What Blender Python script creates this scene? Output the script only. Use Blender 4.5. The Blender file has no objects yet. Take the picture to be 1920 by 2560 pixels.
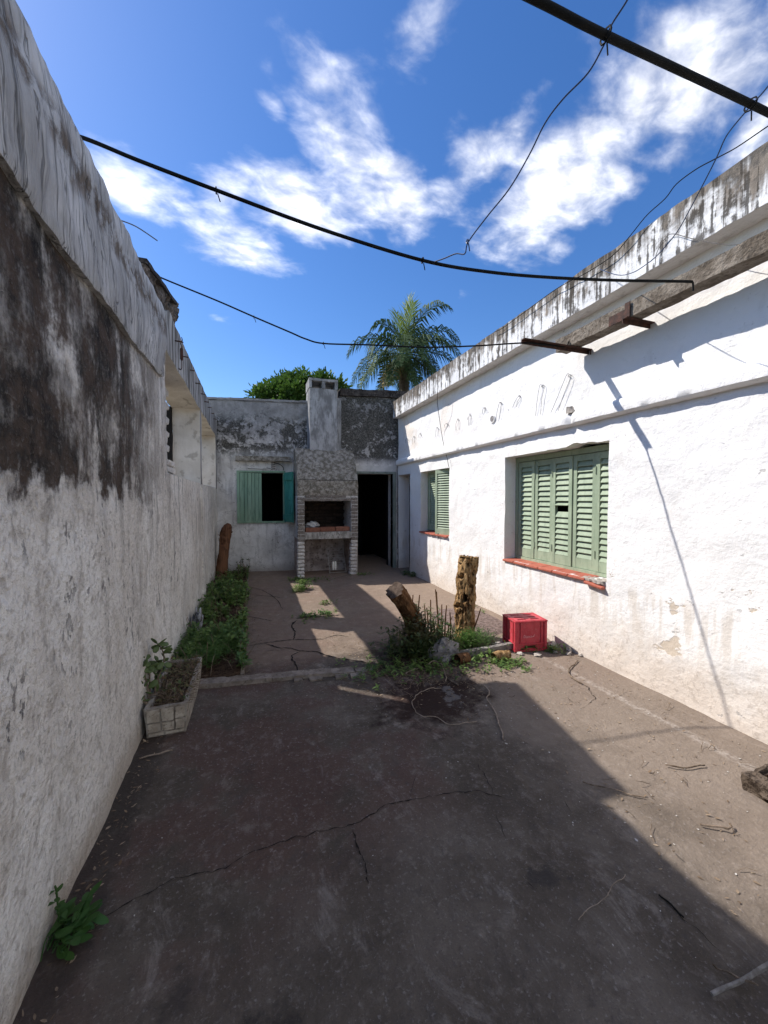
import bpy, bmesh, math, random
from mathutils import Vector, Matrix, noise, Euler
R = math.radians
rnd = random.Random(7)

# ------------------------------------------------------------------ camera
F_PX, YAW, PITCH, CAM_H = 961.0, R(18.9), R(-1.85), 1.45
sc = bpy.context.scene
cam = bpy.data.cameras.new('camera')
cam.sensor_fit = 'HORIZONTAL'; cam.sensor_width = 36.0; cam.lens = 36.0 * F_PX / 1920.0
cam.clip_start = 0.02; cam.clip_end = 3000
camo = bpy.data.objects.new('camera', cam)
sc.collection.objects.link(camo)
camo.location = (0, 0, CAM_H)
camo.rotation_euler = (R(90) + PITCH, 0, -YAW)
sc.camera = camo

# photo measurements (1659 px wide copy of the photograph) -> directions and points on known planes
S = 1920 / 1659.0
CAMP = Vector((0, 0, CAM_H))
def ray(u, v):
    x = (u * S - 960) / F_PX; z = -(v * S - 1280) / F_PX
    c, s = math.cos(PITCH), math.sin(PITCH)
    d = (x, c - s * z, s + c * z)
    return Vector((d[0] * math.cos(YAW) + d[1] * math.sin(YAW), -d[0] * math.sin(YAW) + d[1] * math.cos(YAW), d[2]))
def onX(u, v, x): d = ray(u, v); return CAMP + d * (x / d.x)
def onY(u, v, y): d = ray(u, v); return CAMP + d * (y / d.y)
def onZ(u, v, z=0.0): d = ray(u, v); return CAMP + d * ((z - CAM_H) / d.z)
def onV(u, v, a, b):      # vertical plane through two ground points
    d = ray(u, v); n = Vector((b[1] - a[1], a[0] - b[0]))
    t = (n.x * a[0] + n.y * a[1]) / (n.x * d.x + n.y * d.y)
    return CAMP + d * t

# ------------------------------------------------------------------ light
SUN = Vector((-0.765, 0.60, 1.0)).normalized()
EXPOSURE = 1.70
sun_el = math.asin(SUN.z); sun_rot = math.atan2(SUN.x, SUN.y)
world = bpy.data.worlds.new('World'); sc.world = world; world.use_nodes = True
def build_world():
    t = world.node_tree; t.nodes.clear(); L = t.links
    def nd(ty, **k):
        n = t.nodes.new(ty)
        for a, b in k.items(): setattr(n, a, b)
        return n
    def mth(op, a, b=None, c=None):
        n = nd('ShaderNodeMath', operation=op)
        for i, q in enumerate((a, b, c)):
            if q is None: continue
            if isinstance(q, (int, float)): n.inputs[i].default_value = q
            else: L.new(q, n.inputs[i])
        return n.outputs[0]
    sky = nd('ShaderNodeTexSky', sky_type='NISHITA')
    sky.sun_disc = False; sky.sun_elevation = sun_el; sky.sun_rotation = sun_rot
    sky.air_density = 1.1; sky.dust_density = 0.4; sky.ozone_density = 4.6; sky.altitude = 100
    tc = nd('ShaderNodeTexCoord'); sep = nd('ShaderNodeSeparateXYZ'); L.new(tc.outputs['Generated'], sep.inputs[0])
    zz = mth('ADD', mth('MAXIMUM', sep.outputs[2], 0.0), 0.10)
    cx, cy = mth('DIVIDE', sep.outputs[0], zz), mth('DIVIDE', sep.outputs[1], zz)
    cp = nd('ShaderNodeCombineXYZ'); L.new(cx, cp.inputs[0]); L.new(cy, cp.inputs[1])
    def ns(vec, scale, detail, rough, dist, off=(0, 0, 0), rot=0.0, sc_=(1, 1, 1)):
        m = nd('ShaderNodeMapping'); m.inputs['Location'].default_value = off
        m.inputs['Rotation'].default_value = (0, 0, rot); m.inputs['Scale'].default_value = sc_
        L.new(vec, m.inputs[0])
        n = nd('ShaderNodeTexNoise'); L.new(m.outputs[0], n.inputs['Vector'])
        n.inputs['Scale'].default_value = scale; n.inputs['Detail'].default_value = detail
        n.inputs['Roughness'].default_value = rough; n.inputs['Distortion'].default_value = dist
        return n.outputs[0]
    def cpp(u, v):
        d = ray(u, v).normalized(); z = max(d.z, 0) + .10
        return Vector((d.x / z, d.y / z))
    # cloud banks in the flat cloud layer: ends of each bank and its half width
    banks = [((215, 385), (420, 470), 55, 1.0), ((400, 480), (600, 560), 50, .95), ((430, 480), (560, 330), 60, .85), ((560, 430), (800, 470), 75, 1.0), ((700, 160), (790, 420), 95, 1.0), ((790, 300), (900, 480), 70, .9),
             ((950, 430), (1130, 250), 60, .95), ((960, 290), (1010, 270), 40, .55), ((1080, 520), (1420, 240), 105, 1.0), ((1180, 480), (1215, 570), 35, .7),
             ((1350, 290), (1600, 10), 120, 1.0), ((1600, 360), (1700, 200), 45, .85), ((860, 90), (960, 0), 60, .65), ((1610, 20), (1700, 10), 40, .7), ((570, 215), (610, 250), 14, .7),
             ((430, 672), (510, 700), 14, .55)]
    tot = None
    for (a, b, w, k) in banks:
        pa, pb = cpp(*a), cpp(*b); mid = (pa + pb) / 2; dv = pb - pa; ang = math.atan2(dv.y, dv.x)
        pm = cpp((a[0] + b[0]) / 2 + w * (-(b[1] - a[1])) / max(1, math.hypot(b[0] - a[0], b[1] - a[1])), (a[1] + b[1]) / 2 + w * (b[0] - a[0]) / max(1, math.hypot(b[0] - a[0], b[1] - a[1])))
        hw = max(.03, abs((pm - mid).dot(Vector((-math.sin(ang), math.cos(ang))))))
        hl = dv.length / 2 + hw * .6
        m = nd('ShaderNodeMapping', vector_type='TEXTURE'); m.inputs['Location'].default_value = (mid.x, mid.y, 0)
        m.inputs['Rotation'].default_value = (0, 0, ang); m.inputs['Scale'].default_value = (hl, hw, 1)
        L.new(cp.outputs[0], m.inputs[0])
        ln = nd('ShaderNodeVectorMath', operation='LENGTH'); L.new(m.outputs[0], ln.inputs[0])
        r = nd('ShaderNodeMapRange', interpolation_type='SMOOTHSTEP'); L.new(ln.outputs['Value'], r.inputs[0])
        r.inputs[1].default_value = 2.0; r.inputs[2].default_value = 0.1; r.inputs[3].default_value = 0; r.inputs[4].default_value = k
        tot = r.outputs[0] if tot is None else mth('MAXIMUM', tot, r.outputs[0])
    broad = ns(cp.outputs[0], .55, 2, .5, 0, (9.3, 2.1, 0))
    away = nd('ShaderNodeMapRange', interpolation_type='SMOOTHSTEP'); L.new(broad, away.inputs[0])
    away.inputs[1].default_value = .44; away.inputs[2].default_value = .60; away.inputs[4].default_value = 1.0
    cov = mth('MAXIMUM', tot, mth('MULTIPLY', away.outputs[0], mth('LESS_THAN', cy, .15)))  # unseen cloud cover behind the camera, thickened to brighten the shade
    f1 = ns(cp.outputs[0], 4.2, 14, .54, .25, (3.7, 1.2, 0), R(-35), (1, 1.5, 1))
    f2 = ns(cp.outputs[0], 11.0, 8, .55, .3, (1.1, 5.2, 0), R(-50), (1, 1.4, 1))
    d = mth('ADD', mth('MULTIPLY', f1, 2.5), mth('MULTIPLY', f2, .9))
    dens = mth('ADD', mth('MULTIPLY', cov, 1.35), mth('SUBTRACT', d, 1.7 + .52))
    r = nd('ShaderNodeMapRange', interpolation_type='SMOOTHSTEP'); L.new(dens, r.inputs[0])
    r.inputs[1].default_value = 0.0; r.inputs[2].default_value = 1.65; r.inputs[3].default_value = 0; r.inputs[4].default_value = .93
    up = nd('ShaderNodeMapRange'); L.new(sep.outputs[2], up.inputs[0]); up.inputs[1].default_value = .02; up.inputs[2].default_value = .12
    fac = mth('MULTIPLY', r.outputs[0], up.outputs[0])
    shade = nd('ShaderNodeMapRange'); L.new(f2, shade.inputs[0]); shade.inputs[1].default_value = .35; shade.inputs[2].default_value = .7
    shade.inputs[3].default_value = .6; shade.inputs[4].default_value = 1.0
    cc = nd('ShaderNodeMix', data_type='RGBA', blend_type='MULTIPLY'); cc.inputs[0].default_value = 1
    cc.inputs[6].default_value = (5.0, 4.9, 4.75, 1); L.new(shade.outputs[0], cc.inputs[7])
    hs = nd('ShaderNodeHueSaturation'); L.new(sky.outputs[0], hs.inputs['Color']); hs.inputs['Saturation'].default_value = 1.22; hs.inputs['Value'].default_value = .365; hs.inputs['Hue'].default_value = .508
    mx = nd('ShaderNodeMix', data_type='RGBA'); L.new(fac, mx.inputs[0]); L.new(hs.outputs[0], mx.inputs[6]); L.new(cc.outputs[2], mx.inputs[7])
    bg = nd('ShaderNodeBackground'); L.new(mx.outputs[2], bg.inputs[0]); bg.inputs[1].default_value = 0.15
    o = nd('ShaderNodeOutputWorld'); L.new(bg.outputs[0], o.inputs[0])
build_world()
sl = bpy.data.lights.new('sun', 'SUN'); sl.energy = 2.05; sl.angle = R(0.53); sl.color = (1.0, .955, .90)
so = bpy.data.objects.new('sun', sl); sc.collection.objects.link(so)
so.rotation_euler = SUN.to_track_quat('Z', 'Y').to_euler(); so.location = (-6, 4, 12)
sc.view_settings.view_transform = 'Standard'; sc.view_settings.look = 'None'
sc.view_settings.exposure = EXPOSURE; sc.view_settings.gamma = 1.0; sc.view_settings.use_curve_mapping = False
sc.cycles.max_bounces = 8; sc.cycles.diffuse_bounces = 6; sc.cycles.use_denoising = True

# ------------------------------------------------------------------ helpers
W = {}
def fbm(p, oct=4, freq=1.0):
    a, s, f = 1.0, 0.0, freq
    for _ in range(oct):
        s += a * noise.noise(p * f); a *= .5; f *= 2.03
    return s
class MB:
    def __init__(s): s.v = []; s.f = []; s.m = []
    def add(s, vs, fs, m=0):
        k = len(s.v); s.v.extend(Vector(q) for q in vs); s.f.extend(tuple(i + k for i in f) for f in fs); s.m.extend([m] * len(fs)); return s
    def box(s, x0, x1, y0, y1, z0, z1, m=0):
        vs = [(x, y, z) for x in (x0, x1) for y in (y0, y1) for z in (z0, z1)]
        return s.add(vs, [(0, 1, 3, 2), (4, 6, 7, 5), (0, 4, 5, 1), (2, 3, 7, 6), (0, 2, 6, 4), (1, 5, 7, 3)], m)
    def rough(s, x0, x1, y0, y1, z0, z1, step=.05, amp=.008, freq=6.0, m=0, seed=0.0):
        lo = (x0, y0, z0); hi = (x1, y1, z1); n = [max(1, int(round((hi[i] - lo[i]) / step))) for i in range(3)]
        idx = {}; vs = []; fs = []
        def vt(i, j, k):
            if (i, j, k) not in idx:
                p = Vector([lo[a] + (hi[a] - lo[a]) * (q / n[a]) for a, q in enumerate((i, j, k))])
                q = p + Vector((seed, seed * 1.3, seed * .7))
                p += Vector((fbm(q, 3, freq), fbm(q + Vector((31, 7, 3)), 3, freq), fbm(q + Vector((5, 57, 19)), 3, freq))) * amp
                idx[(i, j, k)] = len(vs); vs.append(p)
            return idx[(i, j, k)]
        for i in range(n[0]):
            for j in range(n[1]):
                fs.append((vt(i, j, 0), vt(i, j + 1, 0), vt(i + 1, j + 1, 0), vt(i + 1, j, 0)))
                fs.append((vt(i, j, n[2]), vt(i + 1, j, n[2]), vt(i + 1, j + 1, n[2]), vt(i, j + 1, n[2])))
        for i in range(n[0]):
            for k in range(n[2]):
                fs.append((vt(i, 0, k), vt(i + 1, 0, k), vt(i + 1, 0, k + 1), vt(i, 0, k + 1)))
                fs.append((vt(i, n[1], k), vt(i, n[1], k + 1), vt(i + 1, n[1], k + 1), vt(i + 1, n[1], k)))
        for j in range(n[1]):
            for k in range(n[2]):
                fs.append((vt(0, j, k), vt(0, j, k + 1), vt(0, j + 1, k + 1), vt(0, j + 1, k)))
                fs.append((vt(n[0], j, k), vt(n[0], j + 1, k), vt(n[0], j + 1, k + 1), vt(n[0], j, k + 1)))
        return s.add(vs, fs, m)
    def tube(s, path, r, seg=8, m=0, wob=0.0):
        path = [Vector(p) for p in path]; n = len(path)
        rr = r if isinstance(r, (list, tuple)) else [r] * n
        vs = []; fs = []
        t0 = (path[1] - path[0]).normalized()
        up = Vector((0, 0, 1)) if abs(t0.z) < .9 else Vector((1, 0, 0))
        a = t0.cross(up).normalized()
        for i, p in enumerate(path):
            t = (path[min(i + 1, n - 1)] - path[max(i - 1, 0)]).normalized()
            a = (a - t * a.dot(t)).normalized(); b = t.cross(a)
            for k in range(seg):
                an = 2 * math.pi * k / seg
                q = a * math.cos(an) + b * math.sin(an)
                w = 1 + (wob * fbm((p + q * .3) * 6.0, 3) if wob else 0)
                vs.append(p + q * rr[i] * w)
        for i in range(n - 1):
            for k in range(seg):
                fs.append((i * seg + k, i * seg + (k + 1) % seg, (i + 1) * seg + (k + 1) % seg, (i + 1) * seg + k))
        fs.append(tuple(range(seg - 1, -1, -1))); fs.append(tuple((n - 1) * seg + k for k in range(seg)))
        return s.add(vs, fs, m)
    def slab(s, O, U, V, N, us, vs_, keep, depth, disp=None, m=0, rim=None):
        O, U, V, N = (Vector(q) for q in (O, U, V, N)); nu, nv = len(us), len(vs_); idx = {}; vt = []; fs = []; ms = []
        def g(i, j, b):
            if (i, j, b) not in idx:
                p = O + U * us[i] + V * vs_[j]
                if not b and disp: p = p + N * disp(p)
                if b: p = p - N * depth
                idx[(i, j, b)] = len(vt); vt.append(p)
            return idx[(i, j, b)]
        flip = U.cross(V).dot(N) < 0
        K = [[keep((us[i] + us[i + 1]) / 2, (vs_[j] + vs_[j + 1]) / 2) for j in range(nv - 1)] for i in range(nu - 1)]
        def put(q, mm):
            fs.append(tuple(reversed(q)) if flip else tuple(q)); ms.append(mm)
        for i in range(nu - 1):
            for j in range(nv - 1):
                if not K[i][j]: continue
                put((g(i, j, 0), g(i + 1, j, 0), g(i + 1, j + 1, 0), g(i, j + 1, 0)), m)
                put((g(i, j + 1, 1), g(i + 1, j + 1, 1), g(i + 1, j, 1), g(i, j, 1)), m)
                rm = m if rim is None else rim
                if i == 0 or not K[i - 1][j]: put((g(i, j, 1), g(i, j, 0), g(i, j + 1, 0), g(i, j + 1, 1)), rm)
                if i == nu - 2 or not K[i + 1][j]: put((g(i + 1, j, 0), g(i + 1, j, 1), g(i + 1, j + 1, 1), g(i + 1, j + 1, 0)), rm)
                if j == 0 or not K[i][j - 1]: put((g(i, j, 1), g(i + 1, j, 1), g(i + 1, j, 0), g(i, j, 0)), rm)
                if j == nv - 2 or not K[i][j + 1]: put((g(i, j + 1, 0), g(i + 1, j + 1, 0), g(i + 1, j + 1, 1), g(i, j + 1, 1)), rm)
        k = len(s.v); s.v.extend(vt); s.f.extend(tuple(i + k for i in f) for f in fs); s.m.extend(ms); return s
    def mesh(s, name, mats, smooth=40):
        me = bpy.data.meshes.new(name); me.from_pydata([tuple(q) for q in s.v], [], s.f)
        for q in (mats if isinstance(mats, (list, tuple)) else [mats]): me.materials.append(q)
        me.polygons.foreach_set('material_index', s.m)
        if smooth:
            me.polygons.foreach_set('use_smooth', [True] * len(s.f)); me.set_sharp_from_angle(angle=R(smooth))
        me.update(); return me
    def build(s, name, mats, parent=None, smooth=40, M=None):
        return place(s.mesh(name, mats, smooth), name, parent, M)
def place(me, name, parent=None, M=None):
    o = bpy.data.objects.new(name, me); sc.collection.objects.link(o)
    M = M or Matrix.Identity(4); W[o] = M
    if parent is not None:
        o.parent = parent; o.matrix_parent_inverse = W[parent].inverted()
    o.matrix_basis = M
    return o
def tag(o, label, cat, group=None):
    o['label'] = label; o['category'] = cat
    if group: o['group'] = group
    return o
def thing(name, loc, label, cat, group=None):
    o = bpy.data.objects.new(name, None); sc.collection.objects.link(o); o.location = loc; o.empty_display_size = .1
    W[o] = Matrix.Translation(Vector(loc)); return tag(o, label, cat, group)
def spl(a, b, step, extra=()):
    n = max(1, int(math.ceil((b - a) / step))); q = {round(a + (b - a) * i / n, 5) for i in range(n + 1)}
    for e in extra:
        if a < e < b:
            near = [w for w in q if abs(w - e) < step * .35 and w not in extra and abs(w - a) > 1e-4 and abs(w - b) > 1e-4]
            for w in near: q.discard(w)
            q.add(round(e, 5))
    return sorted(q)
def smooth_path(pts, n=8):
    pts = [Vector(p) for p in pts]; out = []
    for i in range(len(pts) - 1):
        p0, p1, p2, p3 = pts[max(i - 1, 0)], pts[i], pts[i + 1], pts[min(i + 2, len(pts) - 1)]
        for k in range(n):
            t = k / n
            out.append(.5 * ((2 * p1) + (p2 - p0) * t + (2 * p0 - 5 * p1 + 4 * p2 - p3) * t * t + (3 * p1 - p0 - 3 * p2 + p3) * t ** 3))
    out.append(pts[-1]); return out
def chamfer(name, mats, sx, sy, sz, bev, jitter=0.0, seed=0):
    bm = bmesh.new(); bmesh.ops.create_cube(bm, size=1.0)
    for v in bm.verts: v.co = Vector((v.co.x * sx, v.co.y * sy, v.co.z * sz))
    bmesh.ops.bevel(bm, geom=bm.edges[:] , offset=bev, segments=1, affect='EDGES')
    rr = random.Random(seed)
    if jitter:
        for v in bm.verts: v.co += Vector((rr.uniform(-1, 1), rr.uniform(-1, 1), rr.uniform(-1, 1))) * jitter
    me = bpy.data.meshes.new(name); bm.to_mesh(me); bm.free()
    for q in (mats if isinstance(mats, (list, tuple)) else [mats]): me.materials.append(q)
    return me

# ------------------------------------------------------------------ materials
class G:
    def __init__(s, name, rough=.9, spec=.25):
        s.mat = bpy.data.materials.new(name); s.mat.use_nodes = True; s.t = s.mat.node_tree; s.t.nodes.clear()
        s.o = s.t.nodes.new('ShaderNodeOutputMaterial'); s.b = s.t.nodes.new('ShaderNodeBsdfPrincipled')
        s.t.links.new(s.b.outputs[0], s.o.inputs[0]); s.b.inputs['Roughness'].default_value = rough
        s.b.inputs['Specular IOR Level'].default_value = spec
        s.g = s.t.nodes.new('ShaderNodeNewGeometry'); s._x = None
    def put(s, q, sock):
        if q is None: return
        if isinstance(q, (int, float)):
            try: sock.default_value = q
            except TypeError: sock.default_value = (q, q, q)
        elif isinstance(q, (tuple, list)):
            sock.default_value = tuple(q) + ((1,) if len(q) == 3 and sock.type == 'RGBA' else ())
        else: s.t.links.new(q, sock)
    @property
    def pos(s): return s.g.outputs['Position']
    def xyz(s, vec=None):
        n = s.t.nodes.new('ShaderNodeSeparateXYZ'); s.put(vec or s.pos, n.inputs[0]); return n.outputs
    def nrm(s):
        return s.xyz(s.g.outputs['True Normal'])
    def comb(s, x=0, y=0, z=0):
        n = s.t.nodes.new('ShaderNodeCombineXYZ')
        for i, q in enumerate((x, y, z)): s.put(q, n.inputs[i])
        return n.outputs[0]
    def m(s, op, a, b=None, c=None):
        n = s.t.nodes.new('ShaderNodeMath'); n.operation = op
        for i, q in enumerate((a, b, c)): s.put(q, n.inputs[i])
        return n.outputs[0]
    def add(s, *a):
        r = a[0]
        for q in a[1:]: r = s.m('ADD', r, q)
        return r
    def mul(s, *a):
        r = a[0]
        for q in a[1:]: r = s.m('MULTIPLY', r, q)
        return r
    def inv(s, a): return s.m('SUBTRACT', 1.0, a)
    def noise(s, vec=None, scale=5, detail=4, rough=.55, dist=0.0):
        n = s.t.nodes.new('ShaderNodeTexNoise'); s.put(vec or s.pos, n.inputs['Vector'])
        for k, q in (('Scale', scale), ('Detail', detail), ('Roughness', rough), ('Distortion', dist)): n.inputs[k].default_value = q
        return n.outputs[0]
    def vor(s, vec=None, scale=5, feature='F1', rand=1.0, out=0):
        n = s.t.nodes.new('ShaderNodeTexVoronoi'); n.feature = feature; s.put(vec or s.pos, n.inputs['Vector'])
        n.inputs['Scale'].default_value = scale; n.inputs['Randomness'].default_value = rand; return n.outputs[out]
    def sm(s, v, a, b, lo=0.0, hi=1.0):
        n = s.t.nodes.new('ShaderNodeMapRange'); n.interpolation_type = 'SMOOTHSTEP'; s.put(v, n.inputs[0])
        for i, q in enumerate((a, b, lo, hi)): n.inputs[i + 1].default_value = q
        return n.outputs[0]
    def mix(s, f, a, b):
        n = s.t.nodes.new('ShaderNodeMix'); n.data_type = 'RGBA'; s.put(f, n.inputs[0]); s.put(a, n.inputs[6]); s.put(b, n.inputs[7]); return n.outputs[2]
    def rand(s):
        n = s.t.nodes.new('ShaderNodeObjectInfo'); return n.outputs['Random']
    def isl(s): return s.g.outputs['Random Per Island']
    def out(s, col, bump=None, strength=.5, dist=.02, rough=None):
        s.put(col, s.b.inputs['Base Color'])
        if rough is not None: s.put(rough, s.b.inputs['Roughness'])
        if bump is not None:
            n = s.t.nodes.new('ShaderNodeBump'); n.inputs['Strength'].default_value = strength; n.inputs['Distance'].default_value = dist
            s.put(bump, n.inputs['Height']); s.t.links.new(n.outputs[0], s.b.inputs['Normal'])
        return s.mat

def mat_left_wall():
    g = G('stained_plaster', .95, .15); x, y, z = g.xyz()
    n1 = g.noise(None, 1.9, 6, .6); n2 = g.noise(None, 8, 8, .65); n3 = g.noise(None, 45, 5, .6)
    st = g.noise(g.comb(x, y, g.mul(z, .08)), 15, 6, .6)
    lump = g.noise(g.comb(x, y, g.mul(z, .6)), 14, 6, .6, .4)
    col = g.mix(g.sm(n1, .38, .62), (.74, .68, .605), (.86, .815, .75))
    col = g.mix(g.mul(g.sm(n2, .50, .70), .5), col, (.47, .415, .355))
    col = g.mix(g.mul(g.sm(n3, .54, .66), .42), col, (.30, .265, .23))
    gr = g.noise(None, 17, 9, .72)
    col = g.mix(g.mul(g.sm(gr, .55, .64), .45), col, (.36, .32, .285))
    col = g.mix(g.mul(g.sm(g.noise(g.comb(x, y, g.mul(z, .3)), 2.3, 6, .65), .54, .66), .45), col, (.42, .38, .34))
    col = g.mix(g.mul(g.sm(lump, .46, .34), .55), col, (.40, .35, .30))  # hollows between the lumps darkened: relief shading put into the colour
    yfar = g.sm(y, 2.3, 3.2)
    col = g.mix(g.mul(g.sm(st, .50, .70), g.sm(z, .2, 1.5), .42), col, (.25, .22, .185))
    col = g.mix(g.mul(g.sm(g.noise(g.comb(x, y, g.mul(z, .07)), 9, 4, .6), .55, .66), g.sm(z, .5, 1.2), yfar, .55), col, (.10, .09, .07))
    chips = g.mul(g.sm(g.noise(g.comb(x, y, g.mul(z, .5)), 30, 4, .6), .60, .635), g.sm(g.noise(None, 3.0, 3), .46, .6), g.sm(z, .35, .8))
    col = g.mix(g.mul(chips, .75), col, (.16, .145, .14))
    base = g.sm(g.add(z, g.mul(g.add(n2, -.5), .3)), .22, .02)
    col = g.mix(g.mul(base, .7), col, (.40, .32, .24))
    zz = g.add(z, g.mul(g.add(n1, -.5), .40), g.mul(g.add(st, -.5), .10), g.mul(g.add(n2, -.5), .50))
    mo = g.mul(g.sm(zz, 1.45, 1.53), g.sm(g.add(y, g.mul(g.add(n1, -.5), 1.2)), 3.35, 2.35))
    pat = g.add(g.noise(g.comb(x, y, g.mul(z, .65)), 4.2, 9, .72), g.mul(g.add(st, -.5), .30))
    mo = g.mul(mo, g.sm(g.add(pat, g.mul(g.add(n2, -.5), .55), g.mul(g.add(n3, -.5), .25)), .30, .56))
    veil = g.mul(g.sm(zz, 1.36, 1.62), g.sm(g.add(y, g.mul(g.add(n1, -.5), 1.6)), 3.7, 2.3), g.sm(g.add(g.noise(None, 3.1, 9, .7), g.mul(g.add(st, -.5), .4)), .30, .55))
    col = g.mix(g.mul(veil, .78), col, g.mix(n2, (.10, .088, .078), (.30, .27, .24)))
    mcol = g.mix(g.sm(n2, .4, .62), (.020, .018, .016), (.085, .06, .045))
    mcol = g.mix(g.mul(g.sm(n3, .55, .7), .6), mcol, (.2, .18, .16))
    col = g.mix(g.mul(mo, .97), col, mcol)
    h = g.add(g.mul(lump, .9), g.mul(n3, .5), g.mul(chips, -.35), g.mul(mo, -.15))
    return g.out(col, h, 1.0, .045)
def mat_band():
    g = G('cracked_render', .9, .2); x, y, z = g.xyz()
    n1 = g.noise(None, 2.5, 6, .6); n2 = g.noise(None, 10, 8, .65)
    v = g.comb(g.mul(x, .6), g.add(y, g.mul(z, .25)), g.mul(z, .13))
    fib = g.noise(v, 26, 6, .62, 1.2)
    crk = g.sm(g.m('ABSOLUTE', g.add(g.noise(v, 9, 4, .6, 1.6), -.5)), .018, .0)
    col = g.mix(g.sm(n1, .35, .65), (.40, .39, .38), (.62, .61, .60))
    col = g.mix(g.mul(g.sm(fib, .46, .66), .6), col, (.22, .215, .21))
    br = g.mul(g.sm(g.m('ABSOLUTE', g.add(z, g.mul(g.add(n1, -.5), .3), -2.70)), .12, .02), g.sm(n2, .42, .58))
    col = g.mix(g.mul(br, .88), col, (.13, .09, .055))
    col = g.mix(g.mul(crk, .42), col, (.07, .065, .06))
    return g.out(col, g.add(g.mul(fib, .8), g.mul(crk, -.7), g.mul(br, -.4)), .8, .03)
def mat_beam():
    g = G('streaked_beam', .95, .15); x, y, z = g.xyz(); nx, ny, nz = g.nrm()
    n1 = g.noise(None, 3, 6); n2 = g.noise(None, 12, 8, .65)
    st = g.noise(g.comb(x, y, g.mul(z, .06)), 24, 5, .6)
    col = g.mix(n1, (.36, .35, .33), (.55, .53, .50))
    col = g.mix(g.mul(g.sm(st, .40, .58), .9), col, (.085, .075, .062))
    cream = g.mix(g.sm(n1, .4, .65), (.52, .475, .41), (.62, .58, .515))
    cream = g.mix(g.mul(g.sm(g.noise(g.comb(x, g.mul(y, .4), z), 9, 5), .58, .68), .5), cream, (.22, .19, .15))
    f = g.m('MAXIMUM', g.sm(nz, -.4, -.8), g.sm(ny, -.4, -.8))
    col = g.mix(f, col, cream)
    return g.out(col, g.add(n2, g.mul(st, .5)), .5, .02)
def mat_back_wall():
    g = G('mouldy_plaster', .95, .15); x, y, z = g.xyz()
    n1 = g.noise(None, 1.6, 6, .6); n2 = g.noise(None, 7, 9, .68); n3 = g.noise(None, 40, 5)
    st = g.noise(g.comb(x, y, g.mul(z, .08)), 13, 5, .6)
    col = g.mix(g.sm(n1, .38, .62), (.50, .48, .455), (.70, .68, .65))
    col = g.mix(g.mul(g.sm(n2, .48, .68), .6), col, (.34, .315, .29))
    col = g.mix(g.mul(g.sm(st, .5, .7), .5), col, (.2, .19, .18))
    col = g.mix(g.mul(g.sm(g.add(z, g.mul(g.add(n2, -.5), .5)), 2.55, 3.2), .75), col, (.20, .20, .205))
    bv = g.mul(g.sm(g.add(z, g.mul(g.add(n1, -.5), .8)), 2.1, 2.6), g.sm(n2, .35, .6))
    col = g.mix(g.mul(bv, .42), col, (.14, .135, .13))
    pl = g.add(g.noise(None, 5.5, 10, .72, .3), g.mul(g.add(n1, -.5), .5))
    zone = g.mul(g.sm(g.add(z, g.mul(g.add(n1, -.5), .5)), 2.22, 2.5), g.sm(g.add(z, g.mul(g.add(n1, -.5), .6)), 3.25, 2.95))
    right = g.sm(x, 1.6, 1.75); zr = g.mul(right, g.sm(z, 2.15, 2.35))
    zone = g.m('MAXIMUM', zone, zr)
    corner = g.sm(x, 2.85, 2.9)
    zone = g.m('MAXIMUM', zone, g.mul(corner, .85))
    pl = g.add(pl, g.mul(g.add(g.noise(None, 22, 6, .7), -.5), .45))
    mo = g.mul(g.sm(g.add(pl, g.mul(right, .07)), .435, .535), zone)
    col = g.mix(g.mul(mo, .95), col, g.mix(g.sm(n3, .4, .65), (.035, .034, .03), (.13, .125, .11)))
    col = g.mix(g.mul(g.sm(g.add(z, g.mul(n2, .2)), .35, .12), .6), col, (.20, .17, .14))
    low = g.mul(g.sm(g.m('ABSOLUTE', g.add(g.noise(None, 2.2, 5, .6, .8), -.5)), .006, .0), .7)
    col = g.mix(low, col, (.08, .075, .07))
    h = g.add(n2, g.mul(n3, .4), g.mul(mo, -.5))
    return g.out(col, h, .6, .025)
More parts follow.
